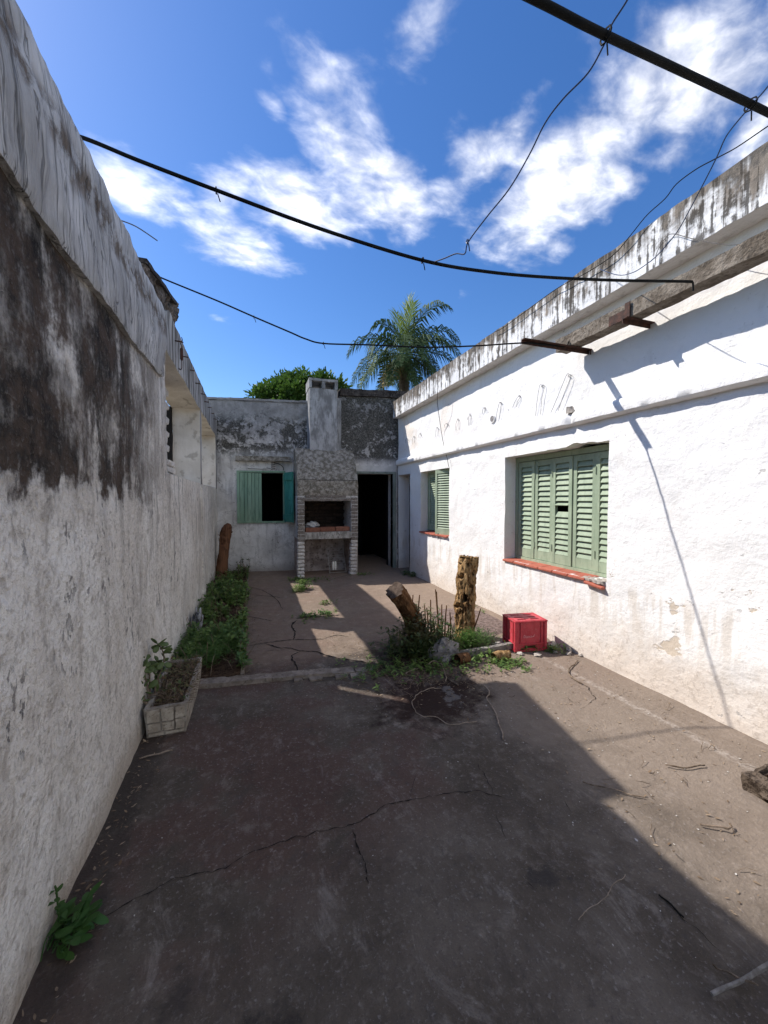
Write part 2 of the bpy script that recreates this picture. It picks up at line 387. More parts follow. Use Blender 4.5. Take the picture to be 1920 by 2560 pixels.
def mat_white_wall():
    g = G('whitewashed_plaster', .9, .2); x, y, z = g.xyz()
    n1 = g.noise(None, 1.3, 5, .6); n2 = g.noise(None, 6, 9, .66); n3 = g.noise(None, 30, 6, .6, .4)
    trowel = g.noise(g.comb(x, g.mul(y, .8), z), 11, 9, .66, .15)
    st = g.noise(g.comb(x, y, g.mul(z, .1)), 11, 5, .6)
    col = g.mix(g.sm(n1, .35, .65), (.735, .715, .685), (.785, .77, .745))
    col = g.mix(g.mul(g.sm(n2, .56, .74), .45), col, (.62, .60, .575))
    col = g.mix(g.mul(g.sm(trowel, .60, .68), .25), col, (.6, .59, .57))
    dirt = g.mul(g.sm(g.add(z, g.mul(g.add(n2, -.5), .7), g.mul(g.add(n1, -.5), .5)), .62, .02), .9)
    col = g.mix(g.mul(dirt, .75), col, (.53, .43, .335))
    col = g.mix(g.mul(dirt, g.sm(n3, .52, .66), .6), col, (.36, .30, .25))
    us = g.mul(g.sm(st, .48, .62), g.sm(z, .25, .55), g.sm(z, .80, .66))
    col = g.mix(g.mul(us, .5), col, (.50, .42, .33))
    up = g.mul(g.sm(n1, .5, .62), g.sm(z, 2.3, 2.5), g.sm(y, 4.2, 6.0))
    col = g.mix(g.mul(up, .5), col, (.62, .50, .38))
    grm = g.noise(g.comb(x, y, g.mul(z, .6)), 3.2, 9, .72, .3)
    col = g.mix(g.mul(g.sm(grm, .54, .70), .5), col, (.60, .565, .515))
    col = g.mix(g.mul(g.sm(g.noise(None, 42, 4, .6), .62, .70), g.sm(grm, .42, .6), .5), col, (.40, .37, .335))
    pz = g.mul(g.sm(z, .98, .84), g.sm(z, .12, .2), g.sm(y, 2.75, 2.4))
    pc = g.mul(g.sm(g.noise(g.comb(x, g.mul(y, .75), z), 4.6, 7, .62), .60, .625), pz)
    col = g.mix(g.mul(pc, .9), col, g.mix(n3, (.44, .36, .27), (.60, .51, .41)))
    chip = g.mul(g.sm(g.noise(g.comb(x, g.mul(y, .6), z), 17, 5, .6), .655, .68), g.sm(g.noise(None, 1.7, 3), .42, .58))
    col = g.mix(g.mul(chip, .6), col, (.34, .32, .30))
    h = g.add(g.mul(trowel, 1.0), g.mul(n3, .3), g.mul(pc, -.5), g.mul(chip, -.45))
    return g.out(col, h, .42, .03)
def mat_parapet():
    g = G('dripping_parapet', .95, .15); x, y, z = g.xyz(); nx, ny, nz = g.nrm()
    n1 = g.noise(None, 2.2, 6); n2 = g.noise(None, 9, 9, .68); st = g.noise(g.comb(x, y, g.mul(z, .05)), 13, 5, .6)
    col = g.mix(g.sm(n1, .35, .65), (.62, .615, .61), (.80, .795, .785))
    top = g.add(g.mul(g.add(z, -3.30), 2.6), g.mul(g.add(st, -.5), 2.4), g.mul(g.add(n2, -.5), 1.5))
    col = g.mix(g.mul(g.sm(top, -.30, .30), .94), col, g.mix(g.sm(n2, .35, .65), (.045, .038, .03), (.22, .18, .14)))
    dr = g.mul(g.sm(g.add(g.noise(g.comb(x, y, g.mul(z, .04)), 26, 5, .65), g.mul(g.add(n2, -.5), .7)), .49, .60), .9)
    col = g.mix(dr, col, (.055, .048, .04))
    sof = g.sm(nz, -.5, -.8)
    col = g.mix(sof, col, g.mix(g.mul(g.sm(n2, .5, .65), .5), (.66, .62, .57), (.35, .31, .27)))
    return g.out(col, g.add(n2, g.mul(st, .3)), .7, .03)
def mat_ground():
    g = G('old_concrete', .92, .2); x, y, z = g.xyz()
    n0 = g.noise(None, .75, 5, .6); n1 = g.noise(None, 2.1, 7, .62); n2 = g.noise(None, 9, 9, .7); n3 = g.noise(None, 70, 4, .6); n4 = g.noise(None, 28, 7, .7)
    col = g.mix(g.sm(n1, .36, .64), (.076, .060, .046), (.135, .111, .089))
    red = g.mul(g.sm(g.add(n0, g.mul(g.add(n1, -.5), .6)), .42, .54), g.sm(g.add(y, g.mul(x, -.35)), 1.05, 1.6))
    col = g.mix(g.mul(red, .75), col, (.088, .050, .040))
    col = g.mix(g.mul(g.sm(n2, .53, .70), .55), col, (.21, .178, .150))
    col = g.mix(g.mul(g.sm(n2, .46, .30), .6), col, (.07, .06, .055))
    col = g.mix(g.mul(g.sm(n4, .55, .70), .4), col, (.25, .215, .185))
    scuf = g.noise(g.comb(x, g.mul(y, .45), z), 5.5, 10, .75, .6)
    col = g.mix(g.mul(g.sm(scuf, .55, .68), .45), col, (.30, .262, .232))
    col = g.mix(g.mul(g.sm(scuf, .43, .33), .5), col, (.055, .043, .037))
    col = g.mix(g.mul(g.sm(n4, .44, .32), .45), col, (.06, .05, .047))
    col = g.mix(g.mul(g.sm(n3, .58, .70), .35), col, (.34, .31, .29))
    n5 = g.noise(None, 190, 3, .6)
    col = g.mix(g.mul(g.sm(n5, .62, .72), .3), col, (.30, .26, .225))
    col = g.mix(g.mul(g.sm(n5, .40, .30), .5), col, (.045, .036, .03))
    sunny = g.sm(g.add(x, g.mul(g.add(n1, -.5), 1.0)), 1.3, 2.1)  # paler towards the house side: sunlight put into the concrete colour
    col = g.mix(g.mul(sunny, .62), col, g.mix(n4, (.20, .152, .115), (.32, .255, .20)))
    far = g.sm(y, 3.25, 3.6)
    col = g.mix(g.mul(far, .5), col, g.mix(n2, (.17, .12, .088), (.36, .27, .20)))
    # worn pale line beside the house and dark blotches, darker along the wall foot
    ln = g.mul(g.sm(g.m('ABSOLUTE', g.add(x, g.mul(g.add(n1, -.5), .10), g.mul(g.add(n2, -.5), .06), -2.53)), .05, .005), g.sm(y, 3.0, 2.6), g.sm(n4, .40, .58), .45)
    col = g.mix(ln, col, (.42, .37, .325))
    def blot(cx, cy, rx, ry, c, k, a=.6, b=1.15, wob=1.1):
        nonlocal col
        d = g.m('SQRT', g.add(g.m('POWER', g.mul(g.add(x, -cx), 1 / rx), 2), g.m('POWER', g.mul(g.add(y, -cy), 1 / ry), 2)))
        f = g.sm(g.add(d, g.mul(g.add(n2, -.5), wob * 1.5), g.mul(g.add(n1, -.5), wob * .8)), b, a)
        col = g.mix(g.mul(f, k), col, c)
    blot(1.22, 2.46, .46, .36, (.024, .012, .009), .95, .45, 1.2, 1.5)
    blot(1.36, 2.42, .10, .16, (.30, .285, .27), .35, .1, .7, 4.0)
    blot(.02, 1.02, .10, .13, (.035, .03, .028), .8, .1, 1.0, 2.6)
    blot(-.22, 1.22, .10, .08, (.04, .032, .03), .6, .1, 1.0, 2.6)
    blot(1.05, 1.16, .08, .06, (.04, .035, .033), .75, .1, 1.0, 3.0)
    blot(1.55, 3.30, .65, .42, (.045, .032, .024), .85)
    blot(-.58, 2.2, .08, 1.3, (.05, .040, .033), .6)
    edge = g.sm(g.add(x, g.mul(g.add(n2, -.5), .25)), -.45, -.62)
    col = g.mix(g.mul(edge, .55), col, (.05, .040, .033))
    return g.out(col, g.add(g.mul(n2, .6), g.mul(n3, .25), g.mul(n4, .6)), .7, .025)
def simple(name, c0, c1, scale=12, rough=.85, bump=.3, stretch=(1, 1, 1), spec=.25, c2=None, dist=.015, lo=.38, hi=.62):
    g = G(name, rough, spec); x, y, z = g.xyz()
    v = g.comb(g.mul(x, stretch[0]), g.mul(y, stretch[1]), g.mul(z, stretch[2]))
    n = g.noise(v, scale, 7, .65); n2 = g.noise(v, scale * 3.3, 5, .6)
    col = g.mix(g.sm(n, lo, hi), c0, c1)
    if c2: col = g.mix(g.mul(g.sm(n2, .54, .66), .7), col, c2)
    return g.out(col, g.add(n, g.mul(n2, .5)), bump, dist)
def rand_mat(name, cols, rough=.85, bump=.4, scale=25, spec=.25, isl=False, c2=None):
    g = G(name, rough, spec); r = g.isl() if isl else g.rand()
    n = g.noise(None, scale, 6, .65)
    col = g.mix(r, cols[0], cols[1]); col = g.mix(g.mul(g.sm(n, .42, .66), .6), col, cols[2])
    if c2: col = g.mix(g.sm(g.noise(None, scale * 2.1, 5, .6), .56, .66), col, c2)
    return g.out(col, n, bump, .01)
def leaf_mat(name, a, b, c, rough=.5, trans=.25):
    g = G(name, rough, .22); r = g.isl()
    col = g.mix(r, a, b); col = g.mix(g.sm(g.noise(None, 3.0, 3), .45, .7), col, c)
    g.put(col, g.b.inputs['Base Color'])
    tr = g.t.nodes.new('ShaderNodeBsdfTranslucent'); g.put(col, tr.inputs[0])
    mx = g.t.nodes.new('ShaderNodeMixShader'); mx.inputs[0].default_value = trans
    g.t.links.new(g.b.outputs[0], mx.inputs[1]); g.t.links.new(tr.outputs[0], mx.inputs[2]); g.t.links.new(mx.outputs[0], g.o.inputs[0])
    return g.mat
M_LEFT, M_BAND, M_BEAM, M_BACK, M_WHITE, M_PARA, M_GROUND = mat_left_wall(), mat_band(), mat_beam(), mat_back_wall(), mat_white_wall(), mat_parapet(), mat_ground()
M_SAGE = simple('sage_paint', (.255, .315, .215), (.32, .38, .265), 9, .6, .15, (1, 1, .3), .3, (.22, .27, .185))
M_GREEN = simple('faded_green_boards', (.155, .25, .175), (.225, .33, .235), 8, .7, .25, (1, 1, .12), .25, (.10, .17, .115))
M_GREEND = simple('shaded_gap_green', (.03, .055, .035), (.05, .08, .05), 8)  # leaf backing darkened so the gaps between boards look shaded
M_TEAL = simple('teal_paint', (.035, .185, .15), (.055, .24, .195), 8, .6, .2, (1, 1, .2), .3, (.02, .09, .07))
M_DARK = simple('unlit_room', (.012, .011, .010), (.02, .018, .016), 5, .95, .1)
M_SILL = rand_mat('red_tile', ((.36, .10, .065), (.44, .135, .085), (.30, .09, .06)), .75, .3)
M_RUST = simple('rusty_steel', (.035, .018, .012), (.085, .035, .022), 25, .75, .3)
M_LINTEL = simple('rough_concrete_beam', (.13, .105, .08), (.235, .20, .16), 12, .95, .9, (1, 1, 1), .15, (.07, .055, .042), .03)
M_BLACK = simple('black_cable', (.006, .0065, .006), (.012, .012, .011), 10, .7, .05, spec=.12)
M_BLUEW = simple('blue_wire', (.02, .035, .075), (.03, .05, .11), 10, .5, .05)
M_WIRE = simple('galvanised_wire', (.06, .055, .05), (.12, .11, .10), 30, .6, .1)
M_BBQB = rand_mat('weathered_brick', ((.15, .13, .11), (.23, .20, .175), (.09, .075, .065)), .95, .8, 30, .15, c2=(.42, .40, .38))
M_WBRICK = rand_mat('limewashed_brick', ((.50, .475, .44), (.62, .595, .56), (.30, .27, .24)), .95, .7, 25, .15, c2=(.24, .20, .17))
M_RBRICK = rand_mat('red_brick', ((.20, .085, .055), (.27, .13, .09), (.11, .055, .04)), .95, .6, 25, .15)
M_SOOT = rand_mat('sooty_brick', ((.03, .022, .018), (.06, .042, .032), (.016, .013, .011)), .95, .8, 20, .1)
M_MORTAR = simple('pale_mortar', (.40, .385, .365), (.56, .545, .52), 18, .95, .8, (1, 1, 1), .1, (.16, .145, .13))
M_HOOD = simple('pebbly_render', (.14, .125, .10), (.34, .315, .275), 15, .95, .9, (1, 1, 1), .1, (.07, .06, .05), .03)
M_CHIM = simple('grey_chimney_render', (.16, .16, .16), (.36, .36, .36), 7, .95, .6, (1, 1, .35), .1, (.15, .15, .145), .02)
M_SLABC = simple('limey_slab', (.22, .205, .185), (.42, .40, .365), 14, .95, .7, (1, 1, .4), .1, (.08, .068, .058))
M_FIREB = simple('brown_damp_plaster', (.22, .175, .155), (.42, .36, .325), 5, .95, .4, (1, 1, 1), .1, (.055, .038, .03))
M_COPE = simple('blackened_coping', (.028, .024, .022), (.075, .065, .058), 9, .95, .8, (1, 1, 1), .1, (.15, .13, .115), .03)
M_KERB = simple('kerb_concrete', (.17, .14, .115), (.27, .228, .19), 11, .95, .8, (1, 1, 1), .15, (.08, .068, .06), .02)
M_CRACK = simple('crack_dirt', (.010, .008, .007), (.022, .017, .014), 30, 1.0, .3)
M_SOIL = simple('dry_soil', (.035, .022, .015), (.085, .055, .036), 30, 1.0, 1.0, (1, 1, 1), .05, (.15, .10, .07), .03)
M_STONE = simple('grey_stone', (.16, .145, .135), (.28, .26, .245), 14, .95, .8, (1, 1, 1), .15, (.09, .08, .072), .02)
M_RUBBLE = rand_mat('rubble_stone', ((.34, .30, .26), (.46, .42, .37), (.22, .19, .165)), .95, .6, 30, .1)
M_PLANT = simple('cast_planter_concrete', (.33, .28, .22), (.48, .42, .34), 16, .9, .5, (1, 1, 1), .15, (.20, .15, .115))
def mat_rot():
    g = G('rotten_stump_wood', .95, .1); x, y, z = g.xyz()
    v = g.comb(x, y, g.mul(z, .35)); n = g.noise(v, 14, 8, .7, .4); n2 = g.noise(v, 45, 6, .65); n3 = g.noise(None, 11, 5, .6)
    col = g.mix(g.sm(n, .36, .62), (.13, .06, .022), (.50, .31, .14))
    col = g.mix(g.mul(g.sm(n2, .5, .68), .6), col, (.66, .47, .26))
    hole = g.m('MAXIMUM', g.sm(n, .42, .34), g.sm(n2, .42, .33))
    col = g.mix(g.mul(hole, .85), col, (.025, .012, .006))
    return g.out(col, g.add(n, g.mul(n2, .6), g.mul(hole, -.6)), 1.0, .06)
M_BARK = mat_rot()
M_BARK2 = simple('brown_bark', (.07, .033, .016), (.20, .10, .048), 16, .95, .9, (1, 1, .2), .1, (.24, .145, .075), .03)
M_CUT = simple('sawn_wood_end', (.055, .038, .028), (.10, .072, .054), 20, .9, .5, (1, 1, 1), .15, (.03, .02, .014))
M_POST = simple('rust_brown_post', (.10, .045, .024), (.17, .08, .042), 10, .85, .4, (1, 1, .15), .2, (.05, .024, .014))
M_TWIG = simple('dead_twig', (.10, .07, .045), (.22, .165, .12), 30, .9, .3)
M_ROOT = simple('pale_vine', (.20, .15, .11), (.32, .25, .19), 25, .85, .3)
M_RED = simple('crate_plastic', (.42, .035, .048), (.50, .055, .07), 14, .5, .08, (1, 1, 1), .35, (.44, .11, .115))
M_WHITEINK = simple('faded_print', (.62, .30, .30), (.72, .42, .42), 60, .7, .05)
M_BAG = simple('dusty_plastic_bag', (.30, .30, .30), (.46, .46, .46), 14, .6, .8)
M_FRAME = simple('grey_green_frame', (.16, .19, .165), (.24, .27, .24), 10, .8, .3, (1, 1, .2), .2, (.10, .11, .095))
M_WOODG = simple('grey_weathered_board', (.17, .155, .135), (.27, .25, .225), 14, .9, .5, (.25, 1, 1), .15, (.09, .078, .066))
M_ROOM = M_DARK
L_WEED = leaf_mat('weed_leaves', (.05, .10, .022), (.19, .27, .07), (.075, .14, .04))
L_FERN = leaf_mat('feathery_leaves', (.05, .115, .02), (.085, .16, .03), (.06, .12, .025))
L_DARK = leaf_mat('dark_shrub_leaves', (.028, .05, .015), (.085, .11, .035), (.085, .07, .03))
L_JADE = leaf_mat('succulent_leaves', (.07, .105, .035), (.125, .16, .055), (.09, .125, .045), .4, .1)
L_DOCK = leaf_mat('broad_weed_leaves', (.028, .08, .018), (.06, .13, .03), (.06, .10, .025), .5, .15)
L_TREE = leaf_mat('tree_leaves', (.045, .10, .018), (.10, .175, .03), (.06, .12, .025), .45, .3)
L_PALM = leaf_mat('palm_leaflets', (.04, .08, .026), (.085, .13, .045), (.055, .095, .036), .7, .25)
L_PALMN = leaf_mat('young_palm_leaflets', (.14, .20, .04), (.19, .25, .06), (.15, .21, .05), .45, .35)
L_PALMD = leaf_mat('dry_palm_leaflets', (.30, .22, .07), (.36, .28, .11), (.26, .20, .08), .7, .2)
L_DRY = rand_mat('dry_leaf_litter', ((.13, .085, .05), (.34, .26, .18), (.09, .055, .035)), .9, .1, 20, .2, isl=True)
L_SPECK = rand_mat('pale_chips', ((.34, .31, .27), (.52, .49, .45), (.30, .26, .22)), .9, .1, 20, .2, isl=True)

XL, XR = -.645, 2.88
def BY(x): return 8.05 - .17 * x
def kerb_y(x): return 3.17 - .13 * (x - .18) if x < 1 else 3.06 + .02 * (x - 1)
def gz(x, y):
    p = Vector((x * 1.0, y * 1.0, 3.3))
    h = .007 * fbm(p, 3, 1.3) + .0025 * fbm(p, 2, 9.0)
    t = min(1, max(0, (y - kerb_y(x)) / .06)); h += .018 * t * t * (3 - 2 * t)
    if y < kerb_y(x) and x < 1.3:     # slab on the near side of the long crack has sunk a little
        yc = 1.57 + .05 * math.sin(x * 3)
        t = min(1, max(0, (y - yc) / .03)); h += .007 * t
    return h

# ------------------------------------------------------------------ setting: ground
mb = MB(); mb.add([(-900, -900, -.06), (900, -900, -.06), (900, 900, -.06), (-900, 900, -.06)], [(0, 1, 2, 3)])
o = mb.build('ground', simple('dry_earth', (.10, .085, .05), (.16, .13, .08), 2, .95, .3), None, 0); o['kind'] = 'structure'; o['label'] = 'dry earth ground around the courtyard'
def grid_ground():
    mb = MB(); xs = spl(-.75, 3.3, .03); ys = spl(-2.5, 9.6, .03); n = len(ys)
    mb.add([(x, y, gz(x, y)) for x in xs for y in ys], [(i * n + j, (i + 1) * n + j, (i + 1) * n + j + 1, i * n + j + 1) for i in range(len(xs) - 1) for j in range(n - 1)])
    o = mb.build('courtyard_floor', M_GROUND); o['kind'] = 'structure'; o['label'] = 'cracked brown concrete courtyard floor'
    return o
floor = grid_ground()
def cracks():
    k = .3014; f1 = lambda x, y: ((580 + k * x) / S, (1400 + k * y) / S)
    k2 = .3978; f2 = lambda x, y: ((840 + k2 * x) / S, (1360 + k2 * y) / S)
    k3 = .5787; f3 = lambda x, y: ((960 + k3 * x) / S, (1700 + k3 * y) / S)
    L = [([(225, 1985), (300, 1945), (380, 1905), (470, 1885), (520, 1862), (560, 1840), (640, 1815), (700, 1797), (760, 1783), (800, 1765), (840, 1742), (900, 1732), (960, 1720), (1020, 1713), (1060, 1717), (1115, 1732)], .0042),
         ([(760, 1785), (772, 1825), (783, 1850), (790, 1885), (797, 1912)], .0042),
         ([f1(540, 510), f1(495, 560), f1(520, 610), f1(512, 680)], .011),
         ([f1(100, 735), f1(280, 705), f1(400, 690), f1(510, 680), f1(640, 680), f1(760, 672)], .008),
         ([f1(280, 712), f1(380, 745), f1(470, 752), f1(570, 772), f1(690, 782), f1(800, 815), f1(900, 840)], .008),
         ([f1(570, 775), f1(495, 820), f1(530, 890), f1(540, 965)], .009),
         ([f1(300, 770), f1(440, 768)], .006), ([f1(1025, 120), f1(900, 150), f1(780, 190)], .006), ([f1(120, 230), f1(240, 260), f1(360, 330), f1(420, 420)], .006), ([f1(540, 965), f1(600, 1010)], .006), ([f1(860, 830), f1(1000, 850), f1(1150, 870)], .008), ([f1(760, 672), f1(860, 640), f1(960, 650)], .006), ([f1(150, 300), f1(280, 310), f1(420, 325)], .007), ([f1(120, 480), f1(250, 500), f1(330, 520)], .006),
         ([f2(1460, 790), f2(1500, 850), f2(1580, 895), f2(1600, 940), f2(1630, 965), f2(1610, 990), f2(1535, 1050)], .004),
         ([f3(400, 365), f3(440, 430), f3(470, 500)], .003), ([f3(140, 420), f3(110, 520)], .003), ([f3(480, 570), f3(520, 690)], .0035),
         ([f3(1190, 930), f3(1300, 1030), f3(1460, 1175)], .003), ([f3(620, 880), f3(660, 905)], .004), ([f3(770, 505), f3(810, 570)], .003)]
    for pts, w in L:
        P = smooth_path([onZ(u, v) for u, v in pts], 7); mb = MB(); vs = []
        for i, p in enumerate(P):
            t = (P[min(i + 1, len(P) - 1)] - P[max(i - 1, 0)]).normalized(); nn = Vector((-t.y, t.x, 0))
            p = p + nn * .012 * fbm(p, 3, 22)
            ww = w * ((.12 if w < .005 else .45) + 1.25 * abs(fbm(p + Vector((3, 9, 1)), 3, 24)) ** 1.1) * min(1, (i + .4) / 4, (len(P) - i) / 4)
            for sgn in (-1, 1):
                q = p + nn * ww * sgn; vs.append((q.x, q.y, gz(q.x, q.y) + .0035))
        mb.add(vs, [(2 * i, 2 * i + 1, 2 * i + 3, 2 * i + 2) for i in range(len(P) - 1)])
        mb.build('crack', M_CRACK, floor, 0)
cracks()
def kerb():
    k = thing('kerb', (.2, 3.17, 0), 'low broken concrete kerb crossing the courtyard floor', 'kerb')
    k['kind'] = 'structure'
    segs = [(-.40, .134, .052, .026), (.138, .60, .052, .024), (.603, .79, .05, .018), (.80, .95, .045, .010)]
    for i, (a, b, w, h) in enumerate(segs):
        m = MB(); m.rough(a, b, -w, w, -.04, h + .012, .03, .006, 14, seed=i * 3.1)
        for q in m.v: q.y += kerb_y(q.x)
        m.build('kerb_segment', M_KERB, k, 50)
    for (x0, x1, y0) in [(.62, .72, 3.0), (.74, .86, 2.98), (.42, .52, 3.03), (.30, .36, 3.06)]:
        m = MB(); m.rough(x0, x1, y0, y0 + .06, -.02, .022, .03, .007, 20, seed=x0 * 9)
        m.build('kerb_fragment', M_KERB, k, 50)
kerb()

# ------------------------------------------------------------------ boundary wall (with the open bays)
def boundary_wall():
    T = thing('boundary_wall', (XL, 3, 0), 'tall weathered plaster boundary wall with black mould and open bays under a beam', 'wall')
    dn = lambda p: .012 * fbm(p, 3, 1.7) + .004 * fbm(p, 3, 9)
    mb = MB()
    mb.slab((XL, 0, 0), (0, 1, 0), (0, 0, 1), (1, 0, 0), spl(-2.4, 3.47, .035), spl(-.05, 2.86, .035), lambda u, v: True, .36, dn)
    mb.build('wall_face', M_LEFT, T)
    # rendered band over the top, with a ragged lower edge
    ys = spl(-2.4, 3.27, .025); prof = []
    mb = MB(); vs = []; K = 0
    for y in ys:
        sm_ = 2.355 + .02 * fbm(Vector((y, 0, 0)), 4, 2.6) + .012 * math.sin(y * 2.2)
        tp = 2.895 + .022 * fbm(Vector((y, 4, 0)), 3, 1.6)
        pr = [(-.66, sm_ - .004), (-.618, sm_ - .006), (-.612, sm_ + .008)]
        for q in range(1, 15): pr.append((-.612 + .012 * math.sin(q / 14 * 2.6), sm_ + .008 + (tp - .07 - sm_) * q / 14))
        pr += [(-.613, tp - .035), (-.63, tp - .012), (-.66, tp), (-.72, tp + .008), (-.80, tp + .01), (-.92, tp), (-1.02, tp - .01), (-1.03, tp - .12)]
        K = len(pr)
        for (x, z) in pr:
            p = Vector((x, y, z)); d = .014 * fbm(p, 4, 3.2) + .006 * fbm(p + Vector((3, 3, 3)), 3, 14) if x > -.655 else .008 * fbm(p, 3, 4)
            vs.append((x + d, y, z + (d * .6 if z > 2.8 else 0)))
    n = len(ys)
    fs = [(i * K + j, i * K + j + 1, (i + 1) * K + j + 1, (i + 1) * K + j) for i in range(n - 1) for j in range(K - 1)]
    fs = [tuple(reversed(f)) for f in fs]; fs.append(tuple((n - 1) * K + j for j in range(K)))
    mb.add(vs, fs); mb.build('render_band', M_BAND, T, 55)
    # low wall under the bays
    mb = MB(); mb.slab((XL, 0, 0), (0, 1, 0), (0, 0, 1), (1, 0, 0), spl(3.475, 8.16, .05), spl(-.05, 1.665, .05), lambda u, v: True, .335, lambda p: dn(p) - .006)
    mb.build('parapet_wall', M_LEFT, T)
    # head beam, broken at its near end
    mb = MB(); mb.rough(-.98, XL + .004, 3.36, 8.15, 2.645, 3.02, .06, .008, 4)
    for q in mb.v:
        if q.y < 3.75: 
            lim = 2.66 + (q.y - 3.30) * 1.1
            if q.z > lim: q.z = lim + (q.z - lim) * .06
    mb.build('head_beam', M_BEAM, T)
    mb = MB(); mb.rough(-.975, XL - .004, 5.66, 5.83, 1.66, 2.65, .06, .006, 5); mb.build('pier', M_BEAM, T)
    mb = MB(); mb.rough(-1.10, -.978, 5.60, 5.72, 1.5, 2.65, .06, .012, 7); mb.build('dark_gap_block', M_DARK, T)  # added near-black block standing in for the shade seen through the gap
    mb = MB(); mb.rough(-.975, XL - .004, 7.93, 8.16, 1.66, 2.65, .06, .006, 5); mb.build('pier', M_BEAM, T)
    # pilaster strips on the low wall
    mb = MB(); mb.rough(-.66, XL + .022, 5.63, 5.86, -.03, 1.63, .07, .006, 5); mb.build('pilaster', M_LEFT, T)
    # ragged brick infill left standing in the first bay
    core = MB(); core.rough(-.97, -.835, 4.13, 4.52, 1.62, 2.64, .05, .012, 8); co = core.build('infill_core', M_MORTAR, T)
    br = [chamfer('infill_brick_mesh', M_WBRICK, .16, .235, .062, .009, .004, s) for s in range(4)]
    for c in range(14):
        z = 1.70 + c * .072; off = .12 if c % 2 else 0
        for k in range(4):
            y = 4.25 + off + k * .247
            if y > 4.56 + .10 * noise.noise(Vector((c * .9, 2, 1))) + (.22 if c < 2 else 0): continue
            M = Matrix.Translation((-.905 + rnd.uniform(-.006, .006), y, z)) @ Matrix.Rotation(rnd.uniform(-.03, .03), 4, 'Z')
            place(br[(c + k) % 4], 'brick', co, M)
    blocker = MB(); blocker.rough(-.96, -.83, 3.44, 3.96, 1.62, 2.65, .05, .012, 8); blocker.build('sun_blocker', M_WBRICK, T)  # unseen block added to narrow the sun patch on the floor
    for c in range(3):
        M = Matrix.Translation((-.905, 4.90 - c * .06, 1.70 + c * .072)); place(br[c], 'brick', co, M)
    # broken stump of higher masonry behind the end of the band
    mb = MB(); out = [(3.25, 2.55), (3.22, 2.95), (3.27, 3.16), (3.45, 3.22), (3.75, 3.31), (4.10, 3.40), (4.52, 3.46), (4.60, 3.38), (4.45, 3.22), (4.36, 3.05), (4.20, 2.99), (3.9, 2.9), (3.55, 2.72), (3.4, 2.6)]
    def inside(y, z):
        c = False; j = len(out) - 1
        for i in range(len(out)):
            (y1, z1), (y2, z2) = out[i], out[j]
            if (z1 > z) != (z2 > z) and y < (y2 - y1) * (z - z1) / (z2 - z1) + y1: c = not c
            j = i
        return c
    mb.slab((-.745, 0, 0), (0, 1, 0), (0, 0, 1), (1, 0, 0), spl(3.2, 4.65, .03), spl(2.5, 3.5, .03), inside, .22, lambda p: .05 * fbm(p, 4, 5) + .03 * fbm(p, 2, 16))
    for q in mb.v: q += Vector((.01 * fbm(q, 2, 20), .02 * fbm(q + Vector((4, 1, 1)), 3, 9), .02 * fbm(q + Vector((1, 8, 1)), 3, 9)))
    mb.build('broken_masonry', simple('crumbling_masonry', (.05, .04, .032), (.17, .135, .11), 10, .95, 1.0, (1, 1, 1), .1, (.30, .25, .21), .05), T, 35)
    # slab lip on the stump
    mb = MB(); a, b = Vector((-.80, 3.30, 3.19)), Vector((-.80, 4.60, 3.475))
    P = [a.lerp(b, i / 10) for i in range(11)]
    for i in range(10):
        p, q = P[i], P[i + 1]
        mb.add([(p.x - .15, p.y, p.z), (p.x + .085 + .012 * fbm(p, 2, 9), p.y, p.z), (p.x + .085 + .012 * fbm(p, 2, 9), p.y, p.z + .035), (p.x - .15, p.y, p.z + .035),
                (q.x - .15, q.y, q.z), (q.x + .085 + .012 * fbm(q, 2, 9), q.y, q.z), (q.x + .085 + .012 * fbm(q, 2, 9), q.y, q.z + .035), (q.x - .15, q.y, q.z + .035)],
               [(1, 5, 6, 2), (2, 6, 7, 3), (0, 4, 5, 1)] + ([(0, 1, 2, 3)] if i == 0 else []) + ([(4, 7, 6, 5)] if i == 9 else []))
    mb.build('slab_lip', M_COPE, T, 30)
    # rods cast into the beam
    for i, y in enumerate([3.93, 4.35, 4.80, 5.25, 5.72, 6.15, 6.6, 7.05, 7.5]):
        mb = MB(); z = 2.885 + rnd.uniform(-.02, .01); l = .055 + rnd.uniform(-.01, .012)
        mb.tube([(XL - .02, y, z), (XL + l * .6, y, z - .002), (XL + l, y, z - .006)], .006, 6)
        if i in (0, 2, 4, 5, 7): mb.tube([(XL - .02, y + .035, z + .012), (XL + l, y + .035, z + .006)], .005, 6)
        mb.build('tie_rod', M_RUST, T)
    return T
boundary_wall()
def turnbuckle():
    x, y = XL + .05, 3.95
    mb = MB(); mb.tube(smooth_path([(x, y, 2.925), (x + .008, y, 2.90), (x - .006, y, 2.87), (x + .002, y, 2.84), (x, y, 2.825)], 5), .004, 6)
    mb.tube([(x, y, 2.83), (x, y, 2.82), (x, y, 2.73), (x, y, 2.715)], [.006, .013, .013, .006], 8)
    mb.tube(smooth_path([(x, y, 2.72), (x, y, 2.66), (x - .004, y, 2.64), (x - .016, y, 2.632), (x - .024, y, 2.645)], 5), .004, 6)
    tag(mb.build('turnbuckle', M_RUST), 'rusty hook and turnbuckle hanging from a rod on the beam', 'hook')
turnbuckle()

